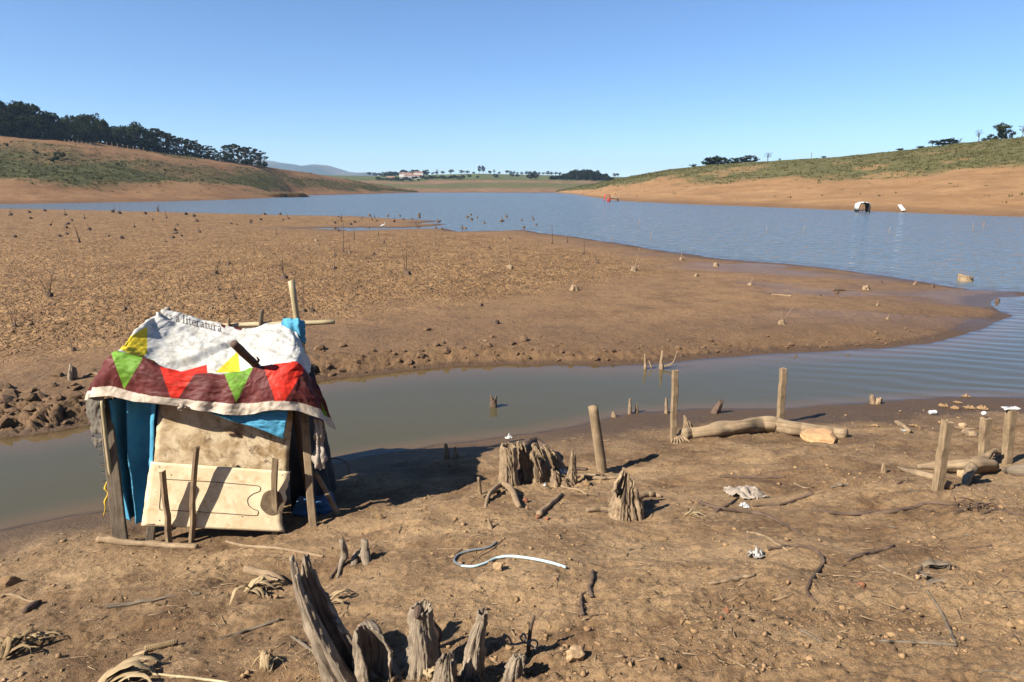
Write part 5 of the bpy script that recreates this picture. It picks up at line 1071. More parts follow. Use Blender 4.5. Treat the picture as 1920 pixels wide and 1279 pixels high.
# loose soil crumbs and pebbles: nobody could count them
def pebbles():
    rs = np.random.RandomState(77); n = 15000
    yy = 2.9 * (12.0 / 2.9) ** rs.rand(n * 2); xx = rs.uniform(-1, 1, n * 2) * (0.85 * yy + 1)
    z, s = near_base(xx, yy); dens = sstep(-.25, .45, fbm(xx * .9, yy * .9, 31, 3) + .35 * sstep(4.4, 3.0, yy)); ok = (s > .5) & (rs.rand(n * 2) < dens * .9 + .10)
    xx, yy = xx[ok][:n], yy[ok][:n]; zz = near_q(xx, yy); n = len(xx)
    base = []
    for k in range(5):
        me = rock_mesh('tmp', 40 + k, 1, 1.1); base.append((np.array([v.co for v in me.vertices]), np.array([p.vertices for p in me.polygons]))); bpy.data.meshes.remove(me)
    sz = .0032 * (rs.pareto(2.3, n) + 1); sz = np.clip(sz, .003, .022); VV, FF = [], []; off = 0
    kind = rs.randint(0, 5, n)
    for k in range(5):
        i = np.nonzero(kind == k)[0]; bv, bf = base[k]; a = rs.uniform(0, 6.28, len(i)); ca, sa = np.cos(a)[:, None], np.sin(a)[:, None]; st = rs.uniform(.45, 1.4, (len(i), 3))
        x = (bv[None, :, 0] * st[:, :1]); y = bv[None, :, 1] * st[:, 1:2]; z_ = bv[None, :, 2] * st[:, 2:] * .8; s_ = sz[i][:, None]
        V = np.stack([xx[i][:, None] + s_ * (x * ca - y * sa), yy[i][:, None] + s_ * (x * sa + y * ca), zz[i][:, None] + s_ * (z_ + .35)], -1)
        VV.append(V.reshape(-1, 3)); FF.append((bf[None] + (np.arange(len(i)) * len(bv))[:, None, None]).reshape(-1, 3) + off); off += V.shape[0] * V.shape[1]
    o = link('soil_crumbs', mesh_np('soil_crumbs', np.concatenate(VV), np.concatenate(FF)), MAT['clod'], None, False); tag(o, 'loose crumbs of dry soil over the near ground', 'soil crumbs', kind='stuff')
    # chaff: tiny twigs and straw
    n = 1500; yy = 3.0 * (11.5 / 3.0) ** rs.rand(n); xx = rs.uniform(-1, 1, n) * (.85 * yy); _, s = near_base(xx, yy); ok = s > .6; xx, yy = xx[ok], yy[ok]; mb = MB()
    for k in range(len(xx)):
        L = .015 + .06 * rs.rand() ** 2.5; a = rs.uniform(0, 6.28); dx, dy = L * math.cos(a), L * math.sin(a); z2 = near_q(np.array([xx[k] - dx, xx[k] + dx]), np.array([yy[k] - dy, yy[k] + dy])) + .004; w = .0022 + .002 * rs.rand(); nx, ny = -math.sin(a) * w, math.cos(a) * w
        p, q = np.array([xx[k] - dx, yy[k] - dy, z2[0]]), np.array([xx[k] + dx, yy[k] + dy, z2[1]])
        mb.add([p + (nx, ny, 0), p - (nx, ny, 0), p + (0, 0, 1.6 * w), q + (nx, ny, 0), q - (nx, ny, 0), q + (0, 0, 1.6 * w)], [(0, 2, 5, 3), (2, 1, 4, 5), (0, 1, 2), (3, 5, 4)], [(0, 0), (.01, 0), (.005, 0), (0, L), (.01, L), (.005, L)])
    tag(mb.build('straw_chaff', MAT['stick'], None), 'scattered bits of straw and twig on the near ground', 'chaff', kind='stuff')
pebbles()
# broken clods along the far bank of the creek: pieces of the mudflat
def bank_clods():
    rs = np.random.RandomState(9); var = [rock_mesh('mud_clod', 60 + k, 2, .4) for k in range(7)]
    MAT['bankclod'] = mat_simple('damp_clod', [(0.3, (0.105, 0.058, 0.028)), (0.7, (0.25, 0.15, 0.078))], 7, .95, .6, .03)
    for m_ in var: m_.materials.append(MAT['bankclod'])
    P = np.array(CREEK_BANK[2:19]); L = np.concatenate([[0], np.cumsum(np.linalg.norm(np.diff(P, axis=0), axis=1))]); done = 0
    while done < 290:
        t = L[-1] * rs.rand() ** 1.9; p = np.array([np.interp(t, L, P[:, 0]), np.interp(t, L, P[:, 1])]); left = 1 - t / L[-1]
        q = p + np.array([rs.normal(0, .2), .12 + abs(rs.normal(0, .45 + .5 * left))]); z = float(mud_q(q[:1], q[1:])[0])
        if z < .02: continue
        s = (.03 + .10 * rs.rand() ** 2.4) * (.38 + .75 * left); o = link('mud_clod', var[done % 7], None, mudflat, False); o.location = (q[0], q[1], z + s * .15); o.scale = (s * rs.uniform(.8, 1.6), s, s * rs.uniform(.45, .8)); o.rotation_euler = (rs.normal(0, .25), rs.normal(0, .25), rs.uniform(0, 6.28)); done += 1
bank_clods()
# ------------------------------------------------------------------ dead plants on the mudflat
def mp(px, py): return gp(px, py, lambda x, y: np.maximum(mud_q(x, y), 0))
def dead_plant(px, py, stems, wpx, label, seed, cat='dead plant', group=None, mat='root', name='dead_plant', lump=True):
    """stems: (dx px at the top, height px)"""
    g = mp(px, py); s = pxm(g[1]); root = empty(name); tag(root, label, cat, group); rs = np.random.RandomState(seed)
    if lump:
        stump('stub', [(g, wpx * .5 * s), (g + np.array([rs.normal(0, .1) * wpx * s, 0, wpx * .45 * s]), wpx * .4 * s), (g + np.array([rs.normal(0, .15) * wpx * s, 0, wpx * .8 * s]), wpx * .22 * s)], None, mat, [(0, .8), (120, .6), (240, 1)], .5, .3, seed, .4, n=10, m=18, jag=.2, parent=root, sink=.03, thick=.6)
    for k, (dx, h) in enumerate(stems):
        r = max(.004, .58 * s * (1 if h > 14 else 1.3)) * (.7 if group else 1); b = g + np.array([rs.uniform(-.3, .3) * wpx * s, rs.uniform(-.2, .2) * wpx * s, -.02])
        tube([b, b + np.array([dx * .35 * s, 0, h * .5 * s]), b + np.array([dx * s, 0, h * s])], [r * 1.5, r, r * .5], 5, 9, .2, seed + k).build('stem', MAT[mat], root)
DP = [(28, 612, [(-4, 26), (6, 30), (-8, 44), (9, 20)], 9, 'grey reed clump at the left edge level with the shelter top'), (92, 556, [(-14, 44), (8, 36), (14, 50), (-6, 30), (2, 24)], 13, 'tallest dead reed clump on the left of the mudflat'), (100, 574, [(-4, 8)], 6, 'small dark stub below the tallest dead reed clump'), (148, 456, [(-6, 36), (-2, 28), (3, 14)], 7, 'thin dead reeds left of centre on the far half of the mudflat'), (139, 657, [(-14, 16), (-3, 38), (12, 8)], 9, 'dark twig clump left of the shelter roof'), (408, 516, [(0, 26), (3, 14), (9, 30)], 11, 'dark stub with reeds left of the bamboo pole'), (430, 497, [(-3, 20)], 8, 'dark stub above and right of the stub with reeds'), (533, 524, [(0, 60), (-8, 42), (5, 14)], 13, 'dark stub with one tall reed just left of the bamboo pole'), (229, 448, [(2, 8)], 8, 'dark stub with short twig on the left far mudflat'), (572, 585, [(-2, 34), (4, 60)], 9, 'left dark stub of the pair right of the bamboo pole'), (585, 585, [(-1, 26)], 10, 'right dark stub of the pair right of the bamboo pole'), (627, 505, [(0, 18), (-3, 10)], 8, 'dark sprouting stub in the middle of the mudflat'), (628, 482, [(-1, 22), (3, 12)], 7, 'dark stub above the sprouting stub'), (646, 475, [(2, 56), (-4, 10)], 5, 'thin tall reed in the middle of the mudflat'), (688, 491, [(2, 5)], 7, 'small dark lump left of the tallest single reed'), (702, 478, [(1, 5)], 6, 'small dark lump furthest up the tan cracked field'), (763, 515, [(5, 84), (-5, 50), (4, 12), (-4, 12)], 12, 'dark stub with the tallest single reed, in mid mudflat'), (808, 543, [(1, 4)], 6, 'small dark lump right of and below the tallest reed'), (825, 531, [(-8, 10), (9, 10), (0, 6)], 6, 'pale twigs spread flat right of the tallest reed'), (957, 505, [(-4, 38), (2, 18), (6, 14), (-8, 30)], 12, 'pale twig clump in the centre of the mudflat'), (1075, 544, [(-12, 34), (-9, 26), (-6, 20), (8, 30), (2, 14)], 14, 'pale bundle of broken reeds in the centre right of the mudflat'), (1188, 508, [(-24, 32), (6, 42), (12, 12), (-8, 14)], 12, 'pale clump with two long curved stems near the lake edge'), (1120, 494, [(-2, 14), (3, 10)], 7, 'small dark twig clump left of the curved stems'), (1094, 478, [(0, 32), (3, 8)], 6, 'thin reed above the small dark twig clump'), (1035, 457, [(-1, 36)], 4, 'thin reed near the lake edge, left one of two'), (1063, 455, [(-1, 16)], 4, 'thin reed near the lake edge, right one of two'), (1466, 608, [(-3, 28), (20, 36), (-10, 12), (6, 8)], 12, 'pale twig clump with a long curved stem, alone on smooth mud'), (1405, 535, [(2, 12), (5, 16), (-3, 8)], 7, 'small pale twigs at right on the mudflat'), (1305, 518, [(3, 8), (-3, 8)], 7, 'small pale twigs left of the lone clump, near the lake'), (1342, 499, [(-5, 6), (6, 6)], 9, 'pale lump near the lake edge at right'), (1277, 488, [(0, 14), (4, 8)], 7, 'pale twig stub near the lake edge'), (930, 607, [(-8, 6), (8, 3)], 11, 'dark lump on the smooth mud behind the creek'), (902, 574, [(0, 4)], 8, 'small dark lump above the dark lump on smooth mud'), (1018, 544, [], 0, ''), (1569, 550, [(-1, 9)], 7, 'small stub beside a flat stick on the right mudflat'), (1645, 573, [(0, 11)], 6, 'short pale stub on the right smooth mud'), (1664, 599, [(0, 11)], 6, 'short pale stub nearest the creek on the right smooth mud'), (1624, 543, [(-4, 5), (5, 4)], 12, 'pale lump on the wet mud at right'), (1714, 534, [(0, 12), (6, 8)], 5, 'two thin pale stubs at the lake edge, right'), (1651, 531, [(1, 8)], 6, 'small stub at the lake edge left of the two thin stubs'), (1747, 539, [(2, 3)], 8, 'low pale lump right of the two thin stubs'), (1610, 553, [(1, 6)], 4, 'tiny stub on the right mudflat'), (1538, 555, [(-1, 6)], 5, 'tiny stub left of the flat stick'), (1869, 566, [(0, 6)], 9, 'dark post stub by the small inlet at the right edge'), (1590, 666, [(1, 4)], 4, 'tiny twig at the creek far bank, right one'), (1492, 668, [(0, 10)], 4, 'tiny twig at the creek far bank, left one'), (410, 545, [(-3, 12), (4, 10)], 7, 'short dark stems left of the shelter top pole'), (440, 562, [(0, 30), (8, 16)], 7, 'dark twig tuft behind the shelter roof'), (396, 580, [(1, 12)], 7, 'pale stump tip just above the lettering'), (235, 580, [(-3, 14), (5, 10)], 7, 'twigs on cracked mud left of the roof peak'), (270, 530, [(-6, 26), (5, 20), (9, 12)], 9, 'dark twig clump on cracked mud above the roof peak')]
for i, (px, py, st, w, lab) in enumerate(DP):
    if w: dead_plant(px, py, st, w, lab, 1000 + i * 7, mat='stump_tan' if lab.startswith(('pale', 'short pale', 'small pale', 'two thin')) else 'root')
stump('grey_stump', sp([(137, 712, 17), (136, 698, 15), (136, 682, 9)], fn=mud_q), 'grey split stump on the far bank left of the shelter', 'stump', [(0, .8), (90, .6), (200, 1), (300, .9)], .4, .28, 1500, .35, n=20, m=40, jag=.16)
bits([(158, 708), (172, 702), (187, 703)], [5, 6, 4], 'pale driftwood piece right of the grey split stump', 'stick', 'stick', 'dry_stick', 8, 14, .3, 1501, .5, fn=mud_q)
bits([(1447, 553), (1465, 554), (1484, 556)], [3, 3, 3], 'straight pale stick on the right mudflat', 'stick', 'stick', 'dry_stick', 6, 8, .1, 1502, .5, fn=mud_q)
bits([(1562, 546), (1575, 545), (1584, 545)], [5, 5, 4], 'flat dark stick on the right mudflat', 'root', 'stick', 'dry_stick', 6, 8, .2, 1503, .5, fn=mud_q)
bits([(897, 640), (905, 639), (914, 640)], [3, 3, 3], 'short pale stick above the creek far bank', 'stick', 'stick', 'dry_stick', 6, 8, .1, 1504, .5, fn=mud_q)
# far rows of dark stubs, left field and along the lake edge
rs = np.random.RandomState(21)
far = sorted([(rs.uniform(0, 410), 396 + 62 * rs.rand() ** 1.6) for k in range(32)])
for k, (px, py) in enumerate(far):
    dead_plant(px, py, [(rs.normal(0, 3), rs.uniform(4, 16) if rs.rand() < .4 else 3) for _ in range(rs.randint(1, 4))], rs.uniform(4, 8), nth(k + 1) + ' small dead plant from the left on the far left mudflat', 2000 + k * 5, group='dead plants on the far left mudflat')
edge = sorted([(rs.uniform(610, 1010), 404 + 27 * rs.rand()) for k in range(40)] + [(rs.uniform(420, 640), rs.uniform(402, 436)) for k in range(12)])
for k, (px, py) in enumerate(edge):
    dead_plant(px, py, [(rs.normal(0, 1.5), rs.uniform(4, 11)) for _ in range(rs.randint(0, 3))], rs.uniform(3, 6), nth(k + 1) + ' dark stub from the left along the far lake edge', 2500 + k * 5, group='dark stubs along the far lake edge')
mid = sorted([(rs.uniform(430, 1000), rs.uniform(438, 480)) for k in range(15)])
for k, (px, py) in enumerate(mid):
    dead_plant(px, py, [(rs.normal(0, 2), rs.uniform(5, 22)) for _ in range(rs.randint(1, 3))], rs.uniform(3, 6), nth(k + 1) + ' thin dead reed from the left on the middle mudflat', 3000 + k * 5, group='thin reeds on the middle mudflat', mat='stump_tan' if k % 2 else 'root')
reeds = sorted([(rs.uniform(1120, 1900), rs.uniform(410, 455)) for k in range(9)])
for k, (px, py) in enumerate(reeds):
    g = at_z(px, py, 0); s = pxm(g[1]); h = rs.uniform(7, 18) * s
    tag(tube([g - np.array([0, 0, .3]), g + np.array([rs.normal(0, .05), 0, h * .6]), g + np.array([rs.normal(0, .15), 0, h])], [.5 * s, .4 * s, .25 * s], 5, 8).build('water_reed', MAT['stick'], None), nth(k + 1) + ' thin pale reed from the left standing in the open lake', 'reed', 'reeds standing in the lake')
# white egret at the puddle
def egret():
    e = empty('egret'); tag(e, 'white egret standing by the narrow puddle on the far mudflat', 'bird'); g = mp(719, 429); s = .62
    pts = [(-.42, .36), (-.25, .44), (-.05, .50), (.12, .56), (.20, .66), (.17, .78), (.20, .90), (.27, .93), (.36, .925), (.46, .91)]; r = [.015, .06, .10, .085, .04, .025, .022, .032, .016, .004]
    tube([g + np.array([x * s, 0, z * s]) for x, z in pts], np.array(r) * s, 10, 40).build('body', MAT['white'], e)
    for k in (-.03, .03): tube([g + np.array([.02 * s, k, .45 * s]), g + np.array([-.02 * s, k, .22 * s]), g + np.array([.0, k, -.02])], [.012, .008, .007], 6, 8).build('leg', MAT['dark_line'], e)
    tube([g + np.array([-.45 * s, 0, .34 * s]), g + np.array([-.2 * s, 0, .49 * s]), g + np.array([.08 * s, 0, .57 * s])], [.01, .075 * s, .05 * s], 8, 14).build('wing', MAT['white'], e)
egret()
# ------------------------------------------------------------------ shelters on the far right shore
MAT['red'] = cloth_mat('red_cloth', (0.42, 0.03, 0.03), (0.55, 0.06, 0.05)); MAT['black'] = cloth_mat('black_plastic', (0.012, 0.012, 0.012), (0.03, 0.028, 0.025))
def hood(root, c, w, h, d, mat, name='canopy', arch=.5, wob=.06, seed=0):
    """bent sheet over hoops, open to the front"""
    n, m_ = 24, 10; V = []
    for j in range(m_):
        for i in range(n):
            a = math.pi * i / (n - 1); x = -math.cos(a) * w / 2; z = h * math.sin(a) ** arch
            V.append((c[0] + x, c[1] + d * (j / (m_ - 1) - .2), c[2] + z + wob * math.sin(i * 1.3 + j + seed)))
    o = link(name, mesh_np(name, V, grid_faces(m_, n)), mat, root); so = o.modifiers.new('thickness', 'SOLIDIFY'); so.thickness = .04
g = hill_r.pt(np.array([.447]), np.array([.035]))[0]
def far_pt(px, py): return at_z(px, py, .12)
g = far_pt(1619, 397.5); f1 = empty('arched_shelter'); tag(f1, 'white and black arched shelter at the water edge on the right shore', 'shelter')
hood(f1, g + np.array([0, 0, .35]), 1.75, 1.05, 1.4, MAT['white'], 'canopy', .4); hood(f1, g + np.array([-.05, -.06, 0]), 1.62, 1.28, 1.4, MAT['black'], 'lining', .4)
for dx in (-.78, -.3, .78): tube([g + np.array([dx, -.3, -.2]), g + np.array([dx, -.3, 1.1])], .05, 7, 4).build('post', MAT['root'], f1)
plank(g + np.array([-.8, -.32, .25]), g + np.array([-.1, -.32, .3]), .3, .05, (0, 0, 1)).build('board', MAT['root'], f1)
g = far_pt(1139, 377.5); f2 = empty('red_shelter'); tag(f2, 'small red cloth shelter at the far right shore point', 'shelter'); hood(f2, g, 1.6, 1.75, 1.6, MAT['red'], 'canopy', .35); plank(g + np.array([-.2, -.36, .2]), g + np.array([.5, -.36, .25]), .9, .05, (0, 0, 1)).build('front_sheet', MAT['red'], f2)
g = far_pt(1151, 377.3); f3 = empty('white_roofed_shelter'); tag(f3, 'low dark shelter with a white roof beside the red one', 'shelter'); hood(f3, g, 2.3, .8, 1.6, MAT['black'], 'wall', .3); plank(g + np.array([-.7, 0, 1.1]), g + np.array([1.0, 0, .75]), 1.6, .08, (0, 1, 0)).build('roof', MAT['white'], f3)
g = far_pt(1688, 396.5); sh_ = empty('white_sheet_tent'); tag(sh_, 'white slanted sheet standing on the right shore', 'tent'); q = [at_y(1683, 384, g[1]), at_y(1690, 383.5, g[1]), at_y(1695, 394, g[1]), at_y(1687, 395.5, g[1])]
board('sheet', [q[0], q[1], q[2] + np.array([0, -.5, 0]), q[3] + np.array([0, -.5, 0])], MAT['white'], sh_, .05, 3); tube([q[0], q[0] + np.array([0.1, .5, -1.4])], .03, 6, 3).build('pole', MAT['stick'], sh_)
# ------------------------------------------------------------------ trees
def leaf_cloud(cent, rad, per, size, rs, flat=.8):
    """quads spread on the outside of clumps"""
    cent = np.asarray(cent); n = len(cent) * per; c = np.repeat(cent, per, 0); r = np.repeat(rad, per)
    d = rs.normal(0, 1, (n, 3)); d /= np.linalg.norm(d, axis=1)[:, None]
    p = c + d * (r * rs.uniform(.55, 1.05, n))[:, None] * np.array([1, 1, flat])
    nn = d + rs.normal(0, .7, (n, 3)); nn /= np.linalg.norm(nn, axis=1)[:, None]
    a = np.cross(nn, rs.normal(0, 1, (n, 3))); a /= np.linalg.norm(a, axis=1)[:, None]; b = np.cross(nn, a)
    s = size * rs.uniform(.5, 1.2, n)[:, None]; a = a * s; b = b * s * .7
    V = np.stack([p - a, p - b * .9, p + a, p + b], 1).reshape(-1, 3); F = np.arange(n * 4).reshape(-1, 4)
    return V, F
def make_tree(kind, seed):
    """unit tree, height 1; returns (trunk mesh, crown mesh)"""
    rs = np.random.RandomState(seed); mb = MB(); cents = []; rads = []
    if kind == 'euc':
        tube([(0, 0, -.03), (rs.normal(0, .01), 0, .35), (rs.normal(0, .02), 0, .65), (rs.normal(0, .03), 0, .93)], [.020, .015, .011, .005], 7, 14, .1, seed, mb=mb)
        for k in range(15):
            z = rs.uniform(.40, .95); a = rs.uniform(0, 6.28); R = .20 * (1.15 - abs(z - .72) * 1.3) * rs.uniform(.35, 1.1); e = np.array([R * math.cos(a), R * math.sin(a), z])
            tube([(0, 0, z - .14), tuple(e * np.array([.6, .6, 1]) - np.array([0, 0, .05])), tuple(e)], [.008, .005, .002], 5, 6, .1, k, mb=mb); cents.append(e); rads.append(rs.uniform(.045, .09))
        cents.append((0, 0, .94)); rads.append(.06); per, size, fl = 46, .030, .7; mat = 'leaf_euc'
    elif kind == 'broad':
        tube([(0, 0, -.04), (rs.normal(0, .02), 0, .25), (rs.normal(0, .03), 0, .55)], [.035, .028, .014], 7, 9, .15, seed, mb=mb)
        for k in range(26):
            d = rs.normal(0, 1, 3); d /= np.linalg.norm(d); rr = rs.uniform(.45, 1) ** .5; e = np.array([d[0] * .36 * rr, d[1] * .36 * rr, .57 + d[2] * .33 * rr])
            if k < 9: tube([(0, 0, .28), tuple(e * np.array([.5, .5, .85])), tuple(e)], [.012, .008, .003], 5, 6, .1, k, mb=mb)
            cents.append(e); rads.append(rs.uniform(.08, .15))
        per, size, fl = 46, .042, .85; mat = 'leaf_dark'
    elif kind == 'field':
        tube([(0, 0, -.04), (rs.normal(0, .03), 0, .3), (rs.normal(0, .04), 0, .6)], [.035, .026, .014], 7, 9, .15, seed, mb=mb)
        for k in range(26):
            a = rs.uniform(0, 6.28); R = rs.uniform(.05, .44); e = np.array([R * math.cos(a), R * math.sin(a), .70 + rs.normal(0, .10) - .3 * R + .08])
            tube([(0, 0, .3), tuple(e * np.array([.5, .5, .8])), tuple(e)], [.014, .009, .003], 5, 6, .1, k, mb=mb); cents.append(e); rads.append(rs.uniform(.09, .16))
        per, size, fl = 34, .045, .7; mat = 'leaf_mid'
    elif kind == 'shrub':
        tube([(0, 0, -.05), (0, 0, .5)], [.03, .01], 6, 4, .1, seed, mb=mb)
        for k in range(14):
            d = rs.normal(0, 1, 3); d /= np.linalg.norm(d); e = np.array([d[0] * .36, d[1] * .36, .42 + d[2] * .30]) * rs.uniform(.6, 1.05); cents.append(e); rads.append(rs.uniform(.10, .2))
        per, size, fl = 42, .065, .9; mat = 'leaf_mid'
    else:   # bare
        tube([(0, 0, -.03), (rs.normal(0, .02), 0, .35), (rs.normal(0, .04), 0, .75)], [.028, .02, .008], 7, 12, .1, seed, mb=mb)
        for k in range(18):
            a = rs.uniform(0, 6.28); R = rs.uniform(.12, .30); z = rs.uniform(.55, 1.0); e = np.array([R * math.cos(a), R * math.sin(a), z])
            tube([(0, 0, z * .62), tuple(e * np.array([.45, .45, .9])), tuple(e)], [.010, .007, .002], 5, 6, .1, k, mb=mb); cents.append(e); rads.append(.06)
        per, size, fl = 9, .022, .8; mat = 'leaf_euc'
    V, F = leaf_cloud(cents, np.array(rads), per, size, rs, fl)
    tm = mb.mesh('trunk'); tm.materials.append(MAT['bark']); cm = mesh_np('crown', V, F); cm.materials.append(MAT[mat]); return tm, cm
TREES = {k: [make_tree(k, 50 + 13 * i + len(k)) for i in range(n)] for k, n in (('euc', 6), ('broad', 6), ('field', 5), ('shrub', 4), ('bare', 2))}
trs = np.random.RandomState(3)
def tree(kind, base, h, name, label, group=None, wide=1.0, cat='tree'):
    tm, cm = TREES[kind][trs.randint(len(TREES[kind]))]
    r = empty(name, tuple(base)); r.scale = (h * wide, h * wide, h); r.rotation_euler = (0, 0, trs.uniform(0, 6.28)); tag(r, label, cat, group)
    link('trunk', tm, None, r); link('crown', cm, None, r, False)
def on_hill(hill, px, vsel, n=90):
    """hill point at row v whose image column is px"""
    u = np.linspace(0, 1, 1500); P = hill.pt(u, np.full(1500, vsel)); x, y = project(P[:, 0], P[:, 1], P[:, 2]); i = np.argmin(np.abs(x - px)); return P[i], y[i]
def top_to_h(base, py): return at_y(960, py, base[1])[2] - base[2]
# dark wood on the left crest
sky_l = [(-60, 165), (0, 178), (30, 188), (60, 190), (85, 196), (105, 212), (125, 218), (140, 215), (160, 212), (180, 210), (200, 220), (215, 226), (235, 228), (255, 228), (275, 236), (300, 240), (330, 252), (370, 262), (400, 276), (415, 281), (430, 270), (450, 270), (470, 274), (490, 280), (500, 292)]
def sky_y(px): return float(np.interp(px, [a for a, b in sky_l], [b for a, b in sky_l]))
xs = sorted([-40, -18, 2, 14, 27, 40, 52, 64, 76, 88, 98, 108, 118] )
for k, px in enumerate(xs):
    b, y = on_hill(hill_l, px, 1.0 + .10 * (k % 3)); tree('broad', b - np.array([0, 0, .5]), top_to_h(b, sky_y(px) + trs.uniform(-4, 9)) * 1.02, 'broadleaf_tree', nth(k + 1) + ' tree from the left in the dark wood at the left edge', 'dark wood at the left edge', 1.0)
for k, px in enumerate([-30, -8, 5, 20, 35, 48, 60, 76, 90, 104, 118, 132, 148]):
    b, y = on_hill(hill_l, px, .93 + .02 * (k % 2)); tree('broad', b - np.array([0, 0, 3.0]), 3.0 + top_to_h(b, sky_y(px) + 22 + trs.uniform(0, 10)), 'understorey_tree', nth(k + 1) + ' low tree from the left under the dark wood', 'low trees under the dark wood', 1.25)
xs = [128, 140, 150, 160, 170, 181, 190, 200, 210, 222, 233, 244, 254, 264, 276, 288]
for k, px in enumerate(xs):
    b, y = on_hill(hill_l, px, 1.0 + .14 * (k % 3)); tree('broad' if k % 3 else 'field', b - np.array([0, 0, .4]), top_to_h(b, sky_y(px) + trs.uniform(-4, 8)), 'mixed_tree', nth(k + 1) + ' tree from the left in the mixed wood on the left crest', 'mixed wood on the left crest', .85)
xs = [165, 180, 196, 213, 223, 232, 241, 250, 259, 268, 275, 282, 296, 309]
for k, px in enumerate(xs):
    b, y = on_hill(hill_l, px, .97); tree('broad', b - np.array([0, 0, 2.2]), top_to_h(b, sky_y(px) + 24 + trs.uniform(0, 8)) + 2.2, 'low_tree', nth(k + 1) + ' low dark tree from the left below the mixed wood', 'low trees below the mixed wood', 1.05)
xs = np.concatenate([np.linspace(286, 405, 22), np.linspace(410, 497, 15)]); 
for k, px in enumerate(xs):
    b, y = on_hill(hill_l, px, 1.0 + .12 * (k % 3)); tree('euc', b - np.array([0, 0, .3]), top_to_h(b, sky_y(px) + trs.uniform(-2, 7)), 'eucalyptus_tree', nth(k + 1) + ' eucalyptus from the left in the row along the left ridge', 'eucalyptus row on the left ridge', 1.35)
for k, px in enumerate(np.linspace(292, 495, 20)):
    b, y = on_hill(hill_l, px, .99); tree('shrub', b - np.array([0, 0, .2]), top_to_h(b, y - trs.uniform(9, 18)), 'understorey_shrub', nth(k + 1) + ' shrub from the left under the eucalyptus row', 'shrubs under the eucalyptus row', 1.3, 'shrub')
for k, (px, v_, h) in enumerate([(12, .70, 9), (68, .62, 9), (110, .58, 20), (98, .53, 12), (105, .56, 14), (85, .6, 7), (222, .55, 7), (63, .66, 6), (310, .52, 6), (40, .55, 6), (160, .42, 6)]):
    b, y = on_hill(hill_l, px, v_); tree('shrub', b - np.array([0, 0, .1]), h * pxm(b[1]), 'green_shrub', ['shrub near the left edge on the left slope', 'round shrub left of the tallest bush on the left slope', 'tallest bush on the left slope', 'low bush at the foot of the tallest bush', 'bush just left of the tallest bush', 'small bush between round shrub and tallest bush', 'lone small shrub in the middle of the left slope', 'tiny shrub above the round shrub', 'lone shrub on the right part of the left slope', 'small shrub low at the left edge slope', 'small shrub low right of the tallest bush'][k], 'shrubs on the left slope', 1.1, 'shrub')
# right crest
R = [('broad', 1338, 291, 1.2, 'largest round tree of the clump on the right ridge'), ('broad', 1352, 294, 1.2, 'second tree of the clump on the right ridge'), ('broad', 1328, 298, 1.1, 'low left end tree of the clump on the right ridge'), ('broad', 1364, 298, 1.2, 'low tree in the gap of the ridge clump'), ('broad', 1375, 295, 1.2, 'third round tree of the clump on the right ridge'), ('broad', 1388, 294, 1.2, 'fourth round tree of the clump on the right ridge'), ('euc', 1398, 291, 2.2, 'loose crowned tree near the right end of the ridge clump'), ('broad', 1408, 290, 1.1, 'right end tree of the clump on the right ridge'), ('shrub', 1299, 305, 1.5, 'lone small round tree left of the ridge clump'), ('bare', 1439, 286, 1.4, 'bare slender tree right of the ridge clump'), ('shrub', 1462, 298, .8, 'tiny shrub on the right ridge line'), ('shrub', 1545, 294, 1.5, 'low shrub on the right ridge skyline'), ('shrub', 1686, 276, 2.0, 'low spreading shrub below the right clump of trees'), ('shrub', 1725, 272, 2.0, 'flat shrub left of the right clump of trees'),
 ('field', 1748, 263, 1.2, 'left end tree of the clump at the upper right'), ('broad', 1768, 260, 1.5, 'dark wide tree of the clump at the upper right'), ('broad', 1782, 258, 1.3, 'dark tree right of the wide tree at the upper right'), ('bare', 1800, 259, 1.6, 'grey leafless shrub tree at the upper right'), ('bare', 1834, 244, 1.0, 'bare spreading tree left of the tall tree'), ('field', 1872, 229, .95, 'tallest umbrella tree on the right ridge'), ('broad', 1885, 240, .8, 'dark tree just right of the umbrella tree'), ('shrub', 1858, 246, 1.2, 'low bush at the foot of the umbrella tree'), ('shrub', 1845, 258, 1.6, 'low shrub between the bare tree and umbrella tree'), ('bare', 1916, 236, 1.2, 'bare tree cut by the right edge')]
for kind, px, py, w, lab in R:
    b, y = on_hill(hill_r, px, 1.0); ht = max(1.2, top_to_h(b, py)); sk_ = .30 if kind == 'broad' else .05; ht = ht / (1 - sk_); tree(kind, b - np.array([0, 0, ht * sk_]), ht, {'broad': 'broadleaf_tree', 'euc': 'tall_tree', 'shrub': 'ridge_shrub', 'bare': 'bare_tree', 'field': 'umbrella_tree'}[kind], lab, None, w * (1.7 if kind == 'broad' else 1.25))
tube_b, _ = on_hill(hill_r, 1521, 1.0)
tag(tube([tube_b - np.array([0, 0, .5]), tube_b + np.array([0, 0, 2.2])], .09, 6, 3).build('ridge_pole', MAT['root'], None), 'thin pole standing on the right ridge skyline', 'pole')
